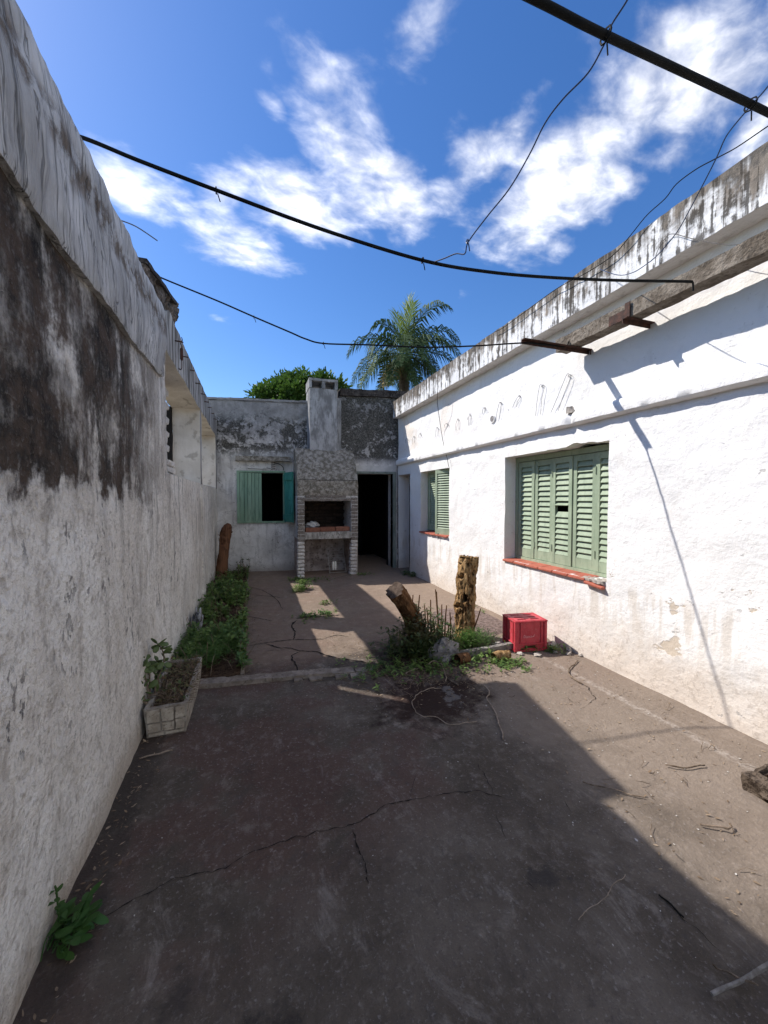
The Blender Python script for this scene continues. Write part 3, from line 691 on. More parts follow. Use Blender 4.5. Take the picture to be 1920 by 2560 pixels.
# ------------------------------------------------------------------ outbuilding at the end of the yard
def bw(x, d, z): return Vector((x, BY(x) - d, z))
UB = Vector((1, -.17, 0)); NB = Vector((-.17, -1, 0)).normalized()
def shear(mb):       # build with y = -distance in front of the wall line, then lay it on the slanted wall
    for q in mb.v: q.y = BY(q.x) + q.y
    return mb
def outbuilding():
    T = thing('outbuilding', (1.2, 8.0, 0), 'low mouldy grey plaster outbuilding with green window shutters and an open doorway', 'building')
    holes = [(-.25, .60, 1.005, 1.985), (2.055, 2.785, -.2, 1.985)]
    us = spl(-.80, 3.12, .05, (-.25, .60, 2.055, 2.785, 1.70)); vs = spl(-.05, 3.56, .05, (1.005, 1.985, 3.385))
    def keep(u, v):
        if u < 1.70 and v > 3.385: return False
        return not any(a < u < b and c < v < d for a, b, c, d in holes)
    mb = MB(); mb.slab((0, 0, 0), (1, 0, 0), (0, 0, 1), (0, -1, 0), us, vs, keep, .28, lambda p: .010 * fbm(p, 3, 2.1) + .004 * fbm(p, 3, 10))
    for q in mb.v:
        if q.z > 3.37 and q.x < 1.70: q.z += .02 * fbm(Vector((q.x, 0, 0)), 3, 3.5)
    shear(mb).build('wall', M_BACK, T)
    mb = MB(); mb.rough(1.70, 3.2, -.055, .30, 3.565, 3.70, .05, .012, 8); shear(mb).build('coping', M_COPE, T, 45)
    mb = MB(); mb.rough(-.80, 1.69, -.025, .27, 3.39, 3.43, .06, .012, 6); shear(mb).build('coping', M_BACK, T, 45)
    mb = MB(); mb.rough(1.625, 1.72, -.05, .02, 2.3, 3.50, .06, .006, 6); shear(mb).build('pilaster', M_CHIM, T, 45)
    mb = MB(); mb.rough(-.30, .72, -.125, .01, 2.205, 2.295, .045, .010, 9)
    shear(mb).build('window_hood', M_HOOD, T, 45)
    mb = MB(); mb.box(2.03, 2.86, -.012, .01, 2.03, 2.15); shear(mb).build('door_lintel', simple('pale_lintel', (.5, .49, .46), (.6, .59, .56), 8), T, 0)
    # dark room behind
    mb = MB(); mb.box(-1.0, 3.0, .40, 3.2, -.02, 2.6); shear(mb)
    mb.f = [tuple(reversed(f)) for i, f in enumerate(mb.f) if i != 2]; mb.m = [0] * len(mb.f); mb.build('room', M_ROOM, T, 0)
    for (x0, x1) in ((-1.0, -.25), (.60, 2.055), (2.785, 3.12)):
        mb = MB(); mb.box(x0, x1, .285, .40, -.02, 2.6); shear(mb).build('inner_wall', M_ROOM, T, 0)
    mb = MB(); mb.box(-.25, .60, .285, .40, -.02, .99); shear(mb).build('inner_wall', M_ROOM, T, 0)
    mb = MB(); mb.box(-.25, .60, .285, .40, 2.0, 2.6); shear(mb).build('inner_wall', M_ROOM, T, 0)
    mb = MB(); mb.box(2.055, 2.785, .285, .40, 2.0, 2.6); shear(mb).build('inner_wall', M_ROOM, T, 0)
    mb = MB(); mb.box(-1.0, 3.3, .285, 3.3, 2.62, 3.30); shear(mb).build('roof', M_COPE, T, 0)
    # window frame
    mb = MB(); mb.box(-.285, -.235, -.03, .06, .985, 2.02); mb.box(-.235, .63, -.032, .06, 1.985, 2.02); mb.box(.585, .63, -.03, .06, 1.02, 1.983); mb.box(-.235, .63, -.034, .06, .985, 1.018)
    shear(mb).build('window_frame', M_GREEN, T, 0)
    # closed leaf with upright boards
    lf = MB(); lf.box(-.232, .178, -.022, -.010, 1.022, 1.982); leaf = shear(lf).build('shutter_leaf', M_GREEND, T, 0)
    x = -.232
    for i, w in enumerate([.085, .062, .075, .06, .07, .058]):
        b = MB(); b.box(x + .0035, x + w - .0035, -.040 - (.004 if i % 2 else 0), -.022, 1.004, 1.978 - .002 * i)
        shear(b).build('board', M_GREEN, leaf, 0); x += w
    # open leaf swung out, with ledges and brace
    hx = .615; hp = Vector((hx, BY(hx) - .036, 0)); ang = R(-9) ; ang2 = R(-62)
    M = Matrix.Translation(hp) @ Matrix.Rotation(ang + ang2, 4, 'Z')
    lf = MB(); lf.box(0, .40, -.012, .006, 1.01, 1.985)
    leaf = lf.build('shutter_leaf', M_TEAL, T, 0, M); leaf['label'] = 'bright teal shutter leaf swung open, with ledges and a diagonal brace'
    for (z0, z1) in ((1.83, 1.945), (1.055, 1.16)):
        b = MB(); b.box(.01, .39, -.034, -.012, z0, z1); b.build('ledge', M_TEAL, leaf, 0, M)
    b = MB(); p, q = Vector((.03, 0, 1.80)), Vector((.37, 0, 1.18)); d = (q - p).normalized(); n = Vector((d.z, 0, -d.x)) * .035
    b.add([p + n + Vector((0, -.030, 0)), p - n + Vector((0, -.030, 0)), q - n + Vector((0, -.030, 0)), q + n + Vector((0, -.030, 0)), p + n + Vector((0, -.012, 0)), p - n + Vector((0, -.012, 0)), q - n + Vector((0, -.012, 0)), q + n + Vector((0, -.012, 0))],
          [(0, 1, 2, 3), (0, 4, 5, 1), (1, 5, 6, 2), (2, 6, 7, 3), (3, 7, 4, 0)])
    b.build('brace', M_TEAL, leaf, 0, M)
    # door frame
    mb = MB(); mb.box(2.785, 2.845, -.03, .12, 0, 2.03); mb.box(2.055, 2.785, -.028, .12, 1.985, 2.03); mb.box(2.02, 2.055, -.03, .12, 0, 2.03)
    shear(mb).build('door_frame', M_FRAME, T, 0)
    # meter box wiring above the window
    mb = MB(); mb.tube(smooth_path([bw(.42, .03, 2.17), bw(.5, .05, 2.16), bw(.58, .05, 2.10), bw(.60, .04, 2.03)], 6), .007, 6); mb.build('conduit', M_BLACK, T)
    for k in range(4):
        mb = MB(); mb.tube([bw(.36, .02, 2.175 - k * .04), bw(.44, .035, 2.175 - k * .04 + .008)], .008, 6); mb.build('insulator', M_RUST, T)
    mb = MB(); mb.tube(smooth_path([bw(-.08, .02, 2.06), bw(.05, .03, 2.055), bw(.18, .03, 2.05), bw(.35, .03, 2.065)], 5), .006, 6); mb.build('conduit', M_WIRE, T)
outbuilding()

# ------------------------------------------------------------------ barbecue
def barbecue():
    T = thing('brick_barbecue', (1.35, 7.4, 0), 'built-in brick barbecue with rendered hood and tall grey chimney beside the doorway', 'barbecue')
    x0, x1, xa, xb, yf, yb = .78, 1.915, .905, 1.775, 7.12, 7.74
    brick = [chamfer('barbecue_brick_mesh', M_BBQB, .125, .13, .056, .007, .004, s) for s in range(5)]
    white = [chamfer('limewashed_brick_mesh', M_WBRICK, .128, .13, .060, .014, .006, s + 9) for s in range(5)]
    for (a, b, dx) in ((x0, xa, -.012), (xb, x1, -.03)):
        m = MB(); m.rough(a + .006, b - .006, yf + .03, yb + .10, -.03, .715, .06, .004, 8); m.build('pier', M_FIREB, T, 50)
        m = MB(); m.rough(a + .004, b - .004, yf + .012, yb + .10, .718, 1.52, .06, .004, 8); p = m.build('pier', M_MORTAR, T, 50)
        for c in range(22):
            z = .035 + c * .068
            if z > 1.50: break
            w = z < .70
            sh = dx * max(0, (.72 - z) / .72) if not w else dx * (1 - z / .9)
            Mx = Matrix.Translation(((a + b) / 2 + sh + rnd.uniform(-.005, .005), yf + .065 + rnd.uniform(-.006, .006), z)) @ Matrix.Rotation(rnd.uniform(-.04, .04), 4, 'Y') @ Matrix.Rotation(rnd.uniform(-.03, .03), 4, 'Z')
            place((white if w else brick)[c % 5], 'brick', p, Mx)
    # course over the mouth
    m = MB(); m.rough(xa, xb, yf + .02, yf + .12, 1.425, 1.53, .05, .005, 9); p = m.build('lintel_course', M_MORTAR, T, 50)
    lb = [chamfer('lintel_brick_mesh', M_BBQB, .20, .10, .05, .008, .005, s + 20) for s in range(3)]
    for c in range(2):
        for k in range(5):
            xx = xa + .06 + k * .19 + (.05 if c else -.03)
            if xx < xb: place(lb[(c + k) % 3], 'brick', p, Matrix.Translation((xx, yf + .058, 1.448 + c * .058)))
    # hood
    prof = [(yf + .015, 1.525), (yf + .005, 1.60), (yf + .02, 1.82), (yf + .10, 1.98), (yf + .22, 2.18), (yf + .40, 2.43)]
    m = MB(); n = 26; vs = []; rows = []
    fine = []
    for i in range(len(prof) - 1):
        for k in range(6): fine.append((prof[i][0] + (prof[i + 1][0] - prof[i][0]) * k / 6, prof[i][1] + (prof[i + 1][1] - prof[i][1]) * k / 6))
    fine.append(prof[-1]); yk = 7.80
    for (y, z) in fine:
        row = [(x0 + .0, yk, z)]
        for k in range(n + 1):
            x = x0 + (x1 - x0) * k / n; p = Vector((x, y, z)); d = .008 * fbm(p, 3, 9) + .004 * fbm(p, 2, 30)
            row.append((x + (0 if 0 < k < n else d), y - d - (.006 if z < 1.815 else 0), z))
        row.append((x1, yk, z)); rows.append(row)
    K = n + 3
    for r in rows: vs += r
    fs = [(i * K + j, i * K + j + 1, (i + 1) * K + j + 1, (i + 1) * K + j) for i in range(len(rows) - 1) for j in range(K - 1)]
    fs.append(tuple(range(K - 1, -1, -1))); fs.append(tuple((len(rows) - 1) * K + j for j in range(K)))
    m.add(vs, fs); m.build('hood', M_HOOD, T, 50)
    m = MB(); P = smooth_path([(x0 + .01, yf + .003, 1.815), (1.0, yf + .003, 1.822), (1.2, yf + .003, 1.81), (1.5, yf + .003, 1.816), (x1 - .01, yf + .003, 1.812)], 8)
    m.tube([p + Vector((0, -.002, .006 * fbm(p, 3, 12))) for p in P], .004, 5); m.build('hood_crack', M_CRACK, T)
    # chimney with open cap
    m = MB(); m.rough(1.06, 1.60, 7.505, 7.95, 2.40, 3.60, .06, .007, 5); m.build('chimney', M_CHIM, T, 45)
    m = MB()
    for (a, b) in ((1.05, 1.105), (1.30, 1.36), (1.55, 1.61)): m.rough(a, b, 7.49, 7.96, 3.60, 3.735, .05, .004, 9)
    c1 = m.build('chimney_cap_block', M_CHIM, T, 45)
    m = MB(); m.rough(1.05, 1.61, 7.485, 7.965, 3.738, 3.785, .05, .005, 9); m.build('cap_lid', M_CHIM, c1, 45)
    # hearth
    m = MB(); m.rough(xa - .003, xb + .003, yf + .005, yb, .715, .845, .035, .007, 10); m.build('hearth_slab', M_SLABC, T, 50)
    hb = [chamfer('hearth_brick_mesh', M_RBRICK, .275, .11, .085, .008, .004, s + 40) for s in range(3)]
    for k in range(3): place(hb[k], 'brick', T, Matrix.Translation((1.06 + k * .285, yf + .12, .89 - .008 * (k == 0))) @ Matrix.Rotation((.05, -.02, .03)[k], 4, 'Z'))
    m = MB(); m.rough(xa, xb, yf + .18, yb, .845, .90, .05, .012, 8); m.build('ash_bed', M_SOIL, T, 50)
    m = MB(); m.rough(xa, xb, yb - .02, yb + .05, -.02, .72, .06, .004, 8); m.build('niche_plaster', M_FIREB, T, 50)
    m = MB(); m.rough(xa, xb, yb, yb + .06, .84, 1.53, .06, .004, 8); p = m.build('fireback', M_SOOT, T, 50)
    sb = [chamfer('fireback_brick_mesh', M_SOOT, .225, .06, .058, .008, .006, s + 60) for s in range(4)]
    for c in range(9):
        for k in range(4):
            xx = xa + .115 + k * .24 - (.11 if c % 2 else 0)
            if xx > xa: place(sb[(c + k) % 4], 'brick', p, Matrix.Translation((xx, yb - .004 + rnd.uniform(-.012, .012), .93 + c * .07)))
barbecue()
def grill_rack():
    mb = MB(); X0, X1 = 1.40, 1.72; base = Vector((0, 7.36, .03)); top = .50
    def p(x, t): return Vector((x, 7.30 + .30 * t, .03 + .45 * t))
    mb.tube([p(X0, 0), p(X0, 1)], .005, 6); mb.tube([p(X1, 0), p(X1, 1)], .005, 6)
    for k in range(11):
        t = .02 + k * .096; mb.tube([p(X0, t), p(X1, t)], .0035, 5)
    tag(mb.build('grill_rack', simple('bare_grill_wire', (.30, .28, .26), (.42, .40, .37), 30, .5, .1)), 'wire grill rack leaning inside the lower barbecue niche', 'grill')
    for k in range(2):
        mb = MB(); x = 1.455 + k * .045
        mb.tube([(x, 7.27, .10), (x + .002, 7.268, .15), (x, 7.275, .24), (x, 7.28, .26)], [.016, .021, .021, .015], 10)
        tag(mb.build('tin_can', simple('white_bottle%d' % k, (.6, .57, .5), (.7, .67, .6), 20)), ('pale slim bottle standing before the grill rack', 'pale slim bottle beside its twin before the grill rack')[k], 'bottle', 'bottles in the barbecue niche')
grill_rack()
def bag():
    bm = bmesh.new(); bmesh.ops.create_icosphere(bm, subdivisions=4, radius=1)
    for v in bm.verts:
        d = 1 + .35 * fbm(v.co, 4, 1.8); v.co = Vector((v.co.x * .12 * d, v.co.y * .09 * d, max(-.045, v.co.z * .075 * d)))
        if v.co.x > .08: v.co.z *= .5; v.co.x += .03
    me = bpy.data.meshes.new('plastic_bag'); bm.to_mesh(me); bm.free(); me.materials.append(M_BAG)
    me.polygons.foreach_set('use_smooth', [True] * len(me.polygons))
    tag(place(me, 'plastic_bag', None, Matrix.Translation((1.08, 7.40, .955))), 'crumpled grey plastic bag lying on the barbecue hearth', 'bag')
bag()

# ------------------------------------------------------------------ house
def louver_leaf(T, M, w, h, n, missing=(), sl=.062, tilt=24, mat=None):
    mat = mat or M_SAGE; st = .042; rb = .095; rt = .06
    mb = MB(); mb.box(0, st, -.02, .018, 0, h); mb.box(w - st, w, -.02, .018, 0, h)
    mb.box(st, w - st, -.018, .016, 0, rb); mb.box(st, w - st, -.018, .016, h - rt, h)
    lf = mb.build('shutter_leaf', mat, T, 0, M)
    ph = (h - rb - rt) / n
    me = chamfer('slat_mesh', mat, w - 2 * st - .004, .010, sl, .0025)
    for i in range(n):
        if i in missing: continue
        z = rb + ph * (i + .5)
        place(me, 'slat', lf, M @ Matrix.Translation((w / 2, -.002, z)) @ Matrix.Rotation(-R(tilt + rnd.uniform(-1.5, 1.5)), 4, 'X'))
    return lf
def house():
    T = thing('house', (XR, 3, 0), 'long whitewashed single-storey house with stained parapet and sage green louvred shutters', 'house')
    holes = [(2.49, 3.915, .735, 1.955), (5.31, 6.37, .875, 1.945), (6.86, 7.47, -.2, 1.95)]
    us = spl(-2.0, 7.50, .045, [h[0] for h in holes] + [h[1] for h in holes]); vs = spl(-.05, 3.12, .045, [.735, 1.955, .875, 1.945, 1.95])
    keep = lambda u, v: not any(a < u < b and c < v < d for a, b, c, d in holes)
    def dn(p):
        d = .012 * fbm(p, 3, 1.5) + .005 * fbm(p, 3, 7)
        return d
    mb = MB(); mb.slab((XR, 0, 0), (0, 1, 0), (0, 0, 1), (-1, 0, 0), us, vs, keep, .24, dn)
    for q in mb.v:      # broken plaster over the big window
        if abs(q.z - 1.955) < .004 and 2.6 < q.y < 3.2: q.z += .03 * max(0, fbm(Vector((q.y, 1, 1)), 3, 5)) + .035 * max(0, 1 - abs(q.y - 2.86) / .12)
    mb.build('wall', M_WHITE, T)
    # stained short return wall inside the side doorway
    mb = MB(); mb.rough(2.735, 5.2, -2.0, 7.40, 3.105, 3.44, .05, .006, 8)
    for q in mb.v:
        if q.z > 3.3: q.z += .006 * fbm(Vector((0, q.y, 0)), 4, 7)
    mb.build('parapet', M_PARA, T, 45)
    prof = [(2.89, 2.285), (2.845, 2.272), (2.818, 2.248), (2.812, 2.21), (2.818, 2.165), (2.84, 2.148), (2.89, 2.145)]
    ys = spl(-2.0, 7.46, .03); K = len(prof); vs = []
    for y in ys:
        br = max(0, 1 - abs(y - 2.88) / .05)
        for (x, z) in prof:
            p = Vector((x, y, z)); d = .003 * fbm(p, 3, 6) + .003 * fbm(p, 2, 22)
            vs.append((x + d + (.035 * br if x < 2.86 else 0), y, z + d * .7))
    mb = MB(); mb.add(vs, [(i * K + j, i * K + j + 1, (i + 1) * K + j + 1, (i + 1) * K + j) for i in range(len(ys) - 1) for j in range(K - 1)] + [tuple((len(ys) - 1) * K + j for j in range(K))])
    mb.build('moulding', M_WHITE, T, 40)
    mb = MB(); mb.rough(2.825, 2.865, 2.85, 2.91, 2.262, 2.32, .02, .016, 16); mb.build('moulding_fragment', M_RUBBLE, T, 40)
    # rooms
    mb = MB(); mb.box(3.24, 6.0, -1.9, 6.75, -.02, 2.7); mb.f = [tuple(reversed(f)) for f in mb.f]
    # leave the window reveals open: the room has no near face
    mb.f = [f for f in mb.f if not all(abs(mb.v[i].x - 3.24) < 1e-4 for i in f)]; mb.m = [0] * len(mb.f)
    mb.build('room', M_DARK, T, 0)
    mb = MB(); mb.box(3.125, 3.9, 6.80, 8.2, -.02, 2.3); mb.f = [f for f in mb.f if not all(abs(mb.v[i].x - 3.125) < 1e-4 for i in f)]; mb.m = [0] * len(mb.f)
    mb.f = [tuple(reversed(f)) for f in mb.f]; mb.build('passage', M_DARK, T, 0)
    # big window
    xs = 3.062; y0, y1 = 2.49, 3.915; zb = .775; ht = 1.115
    mb = MB(); mb.box(xs - .03, xs + .05, y1 - .045, y1 - .001, zb - .03, 1.95); mb.box(xs - .028, xs + .05, y0 + .002, y1 - .045, zb + ht + .006, 1.95); mb.box(xs - .032, xs + .05, y0 + .002, y1 - .045, zb - .034, zb - .004)
    mb.build('window_frame', M_SAGE, T, 0)
    RZ = Matrix.Rotation(-R(90), 4, 'Z'); w = (y1 - .05 - y0) / 5
    fold = [0, 2.2, -2.0, 1.5, 0]
    for i in range(5):
        Mx = Matrix.Translation((xs + (.004 if i % 2 else -.004), y1 - .05 - i * w - .003, zb)) @ RZ @ Matrix.Rotation(R(fold[i]) * .4, 4, 'Z')
        lf = louver_leaf(T, Mx, w - .006, ht, 17, (8,) if i == 2 else ())
        if i == 2:
            lf['label'] = 'louvred shutter leaf with a missing slat'
            ch = [c for c in lf.children]; k9 = ch[8]; k9.matrix_basis = k9.matrix_basis @ Matrix.Rotation(R(-32), 4, 'X'); 
        if i in (1, 2, 4):
            for zz in (.16, .95):
                hb = MB(); hb.tube([(.0, -.024, zz - .035), (.0, -.024, zz + .035)], .006, 6); hb.build('hinge', M_SAGE, lf, 40, Mx)
    sill = MB(); sill.box(2.89, 3.07, y0 + .004, y1 - .004, .69, .718); so = sill.build('window_sill', M_SILL, T, 0)
    tl = [chamfer('sill_tile_mesh', M_SILL, .215, .196, .022, .004, .0015, s) for s in range(3)]
    for k in range(7):
        y = y1 - .105 - k * .2025
        dz = -.022 if k == 6 else (.0 if k < 6 else 0)
        if k == 6: continue
        place(tl[k % 3], 'tile', so, Matrix.Translation((2.955, y, .729 + rnd.uniform(-.0015, .0015))) @ Matrix.Rotation(R(-3), 4, 'Y'))
    place(tl[0], 'tile', so, Matrix.Translation((2.945, y0 + .11, .700)) @ Matrix.Rotation(R(-5), 4, 'Y') @ Matrix.Rotation(R(6), 4, 'X'))
    mb = MB(); mb.rough(2.86, 2.99, y0 + .02, y0 + .26, .712, .738, .02, .014, 30); mb.build('mortar_patch', M_RUBBLE, T, 30)
    # small window
    y0, y1 = 5.31, 6.37; zb = .905; ht = 1.0
    mb = MB(); mb.box(3.02, 3.10, y1 - .04, y1 - .002, .88, 1.94); mb.box(3.02, 3.10, y0 + .002, y1 - .04, 1.91, 1.94); mb.box(3.02, 3.10, y0 + .002, y0 + .04, .88, 1.908)
    mb.build('window_frame', M_SAGE, T, 0)
    louver_leaf(T, Matrix.Translation((3.045, y1 - .045, zb)) @ RZ, .475, ht, 22, (), .042, 34)
    a, b = Vector((2.885, 5.76, zb - .03)), Vector((3.03, 5.315, zb - .03)); dv = b - a
    lf = louver_leaf(T, Matrix.Translation(a) @ Matrix.Rotation(math.atan2(dv.y, dv.x), 4, 'Z'), dv.length, ht + .06, 23, (), .042, 38)
    lf['label'] = 'louvred shutter leaf standing ajar over the sill'
    sill = MB(); sill.box(2.89, 3.05, y0 + .004, y1 - .004, .84, .862); so = sill.build('window_sill', M_SILL, T, 0)
    for k in range(5):
        place(tl[k % 3], 'tile', so, Matrix.Translation((2.95, y1 - .11 - k * .208, .872)) @ Matrix.Rotation(R(-3), 4, 'Y'))
    mb = MB(); mb.tube([(2.855, 5.62, .90), (2.853, 5.62, .80)], .007, 6); mb.build('shutter_stay', M_RUST, T)
    # side doorway frame
    mb = MB(); mb.box(2.99, 3.07, 6.862, 6.90, 0, 1.945); mb.build('door_frame', M_FRAME, T, 0)
    # row of wire ties on the upper wall
    k = .3978; f = lambda x, y: ((940 + k * x) / S, (900 + k * y) / S)
    ties = [(195, 490, 45, 0), (237, 478, 45, 0), (278, 460, 60, 0), (383, 420, 55, 0), (443, 395, 50, 0), (512, 370, 75, 0), (590, 340, 90, 0), (680, 300, 55, 0), (780, 262, 125, -15), (898, 220, 120, -30), (1040, 160, 195, -20), (1208, 95, 240, -100)]
    for i, (x, y, l, lean) in enumerate(ties):
        l *= (.7, 1.1, .5, 1.2, .6, 1, .8, .6, 1, .7, 1, 1)[i]; mb = MB(); XX = 2.868; sp = 7 + l * .03
        pts = [onX(*f(x - sp + lean, y + l), XX), onX(*f(x - sp + lean * .45 + rnd.uniform(-4, 4), y + l * .5), XX - .01), onX(*f(x - sp * .6, y + 8), XX - .012), onX(*f(x + sp * .2, y), XX + .01),
               onX(*f(x + sp, y + 12), XX - .006), onX(*f(x + sp * .8 + lean * .4 + rnd.uniform(-4, 4), y + l * .45), XX - .01), onX(*f(x + sp * .9 + lean * .8, y + l * .92), XX)]
        mb.tube(smooth_path([p + Vector((0, rnd.uniform(-.012, .012), rnd.uniform(-.012, .012))) for p in pts], 5), .0022, 5); mb.tube([onX(*f(x, y + 4), XX - .012), onX(*f(x, y + 4), 2.90)], .004, 6)
        mb.build('wire_tie', M_WIRE, T)
    c = onX(1062, 905, 2.862); mb = MB()
    mb.tube([c + Vector((.012, math.cos(a * math.pi / 8) * .045, math.sin(a * math.pi / 8) * .045)) for a in range(17)], .008, 6); mb.build('vent_ring', M_WHITE, T)
    mb = MB(); mb.add([c + Vector((.008, math.cos(a * math.pi / 8) * .045, math.sin(a * math.pi / 8) * .045)) for a in range(16)], [tuple(range(15, -1, -1))]); mb.build('vent_mouth', M_STONE, T, 0)
house()
def lintel():
    T = thing('concrete_lintel', (2.7, 1, 2.79), 'rough brown concrete beam carried on rusty brackets below the house parapet', 'beam')
    mb = MB(); mb.rough(2.64, 2.765, -1.5, 2.86, 2.795, 2.905, .03, .005, 12); mb.build('beam', M_LINTEL, T, 45)
    mb = MB(); y = 2.70; mb.box(2.15, 2.90, y - .02, y + .02, 2.787, 2.792); mb.box(2.15, 2.90, y + .015, y + .02, 2.755, 2.787); mb.tube([(2.86, y - .018, 2.786), (2.86, y - .018, 2.74)], .006, 6)
    mb.build('bracket', M_RUST, T, 0)
    mb = MB(); y = 2.14; mb.box(2.60, 2.90, y - .02, y + .02, 2.782, 2.788); mb.box(2.60, 2.90, y + .014, y + .02, 2.752, 2.782); mb.box(2.622, 2.630, y - .02, y + .02, 2.788, 2.90); mb.box(2.63, 2.64, y + .02, y + .16, 2.79, 2.86)
    mb.build('bracket', M_RUST, T, 0)
    for y in (.55, -.8):
        mb = MB(); mb.box(2.60, 2.90, y - .02, y + .02, 2.782, 2.788); mb.build('bracket', M_RUST, T, 0)
lintel()

# ------------------------------------------------------------------ cables and wires overhead
def tie(mb, p, r):
    mb.tube([p + Vector((-.006, math.cos(a) * r, math.sin(a) * r)) for a in [i * math.pi / 4 for i in range(9)]], .003, 5)
    mb.tube([p + Vector((0, 0, -r)), p + Vector((.01, .005, -r - .03))], .0025, 5)
def cables():
    a, b = (-.66, 1.97), (2.62, 1.64)
    P = [onV(u, v, a, b) for u, v in [(165, 290), (300, 347), (470, 412), (700, 497), (915, 563), (1060, 588), (1200, 600), (1350, 606), (1480, 608), (1494, 609)]]
    P = [Vector((-1.0, 2.02, 2.935)), Vector((-.82, 1.99, 2.945))] + P
    P[2].z = min(P[2].z, 2.96)
    mb = MB(); mb.tube(smooth_path(P, 8), .0082, 8); e = P[-1]; mb.tube([e, e + Vector((.012, 0, -.002)), e + Vector((.016, 0, -.05))], .006, 6)
    for u, v in ((470, 412), (915, 563)): tie(mb, onV(u, v, a, b), .013)
    tag(mb.build('overhead_cable', M_BLACK), 'thick black cable from the boundary wall to a hook on the concrete beam', 'cable')
    a, b = (-.72, 3.75), (2.15, 2.72)
    P = [onV(u, v, a, b) for u, v in [(322, 588), (360, 605), (470, 650), (550, 685), (625, 717), (660, 732), (700, 742), (800, 745), (920, 750), (1030, 747), (1130, 741)]] + [Vector((2.4, 2.71, 2.775)), Vector((2.6, 2.71, 2.79)), Vector((2.632, 2.70, 2.83))]
    mb = MB(); mb.tube(smooth_path(P, 7), .0066, 8)
    for u, v in ((550, 685), (700, 742)): tie(mb, onV(u, v, a, b), .011)
    tag(mb.build('overhead_cable', M_BLACK), 'thin black cable sagging from the broken masonry to the long rusty bracket', 'cable')
    mb = MB(); mb.tube(smooth_path([(-1.0, 1.02, 2.93), (-.6, 1.01, 2.95), (.1, 1.0, 2.952), (.82, .993, 2.953), (1.105, .992, 2.953), (1.93, .985, 2.966), (2.4, .98, 2.95), (2.72, .98, 2.915)], 6), .0118, 10)
    for q in ((1.105, .992, 2.953), (1.83, .986, 2.964)): tie(mb, Vector(q), .021)
    tag(mb.build('overhead_pipe', M_BLACK), 'stout black pipe spanning the yard with wires tied to it', 'pipe')
    a, b = (1.105, .99), (.90, 1.82)
    P = [onV(u, v, a, b) for u, v in [(1390, -70), (1355, 0), (1322, 52), (1312, 80), (1303, 100), (1270, 158), (1217, 213), (1178, 265), (1143, 335), (1100, 408), (1052, 468), (1012, 522), (1004, 548), (985, 548), (960, 558), (935, 567)]]
    mb = MB(); mb.tube(smooth_path(P, 6), .0030, 6); tie(mb, P[-5], .008)
    tag(mb.build('blue_wire', M_BLUEW), 'wavy blue wire running from the black pipe down to the thick cable', 'wire')
    k = .4069; f = lambda x, y: ((1260 + k * x) / S, (k * y) / S)
    a, b = (1.83, .985), (2.70, 2.5)
    P = [onV(*f(x, y), a, b) for x, y in [(1760, 330), (1622, 530), (1520, 645), (1490, 680), (1370, 830), (1310, 960), (1240, 1100), (1140, 1290), (1060, 1430), (950, 1560), (880, 1620), (790, 1675), (700, 1690), (590, 1655)]]
    mb = MB(); mb.tube(smooth_path(P, 5), .0028, 6); tag(mb.build('blue_wire', M_BLUEW), 'blue wire dropping from the pipe end in a loop against the parapet', 'wire')
    P = [onX(*f(x, y), 2.70) for x, y in [(1760, 690), (1622, 775), (1430, 905), (1300, 975), (1180, 1040), (1060, 1130), (990, 1220), (880, 1320), (790, 1430), (700, 1540), (620, 1605), (500, 1680), (400, 1730), (300, 1790), (150, 1900), (0, 2010), (-60, 2040)]]
    mb = MB(); mb.tube(smooth_path(P, 5), .0034, 6); tag(mb.build('black_wire', M_BLACK), 'black wire lying along the top edge of the parapet', 'wire')
    P = [onX(*f(x, y), 2.715) for x, y in [(932, 1625), (936, 1560), (990, 1465), (1040, 1437), (1150, 1465), (1350, 1503), (1480, 1495), (1600, 1465)]]
    mb = MB(); mb.tube(smooth_path(P, 5), .0022, 6); tag(mb.build('thin_wire', M_WIRE), 'thin loose wire hooked over the parapet face above the concrete beam', 'wire')
    P = [onX(u, v, 2.715) for u, v in [(946, 838), (945, 870)]] + [onX(u, v, 2.845) for u, v in [(953, 930), (960, 968), (966, 990), (969, 1008)]]
    mb = MB(); mb.tube(smooth_path(P, 5), .004, 6); tag(mb.build('hanging_wire', M_BLACK), 'dark wire hanging down the white wall to the small window', 'wire')
    P = [onY(u, v, 2.55) for u, v in [(240, 468), (258, 475), (295, 490), (340, 520)]]
    mb = MB(); mb.tube(smooth_path(P, 5), .003, 6); tag(mb.build('stray_wire', M_WIRE), 'short stray wire sticking out of the boundary wall top', 'wire')
cables()

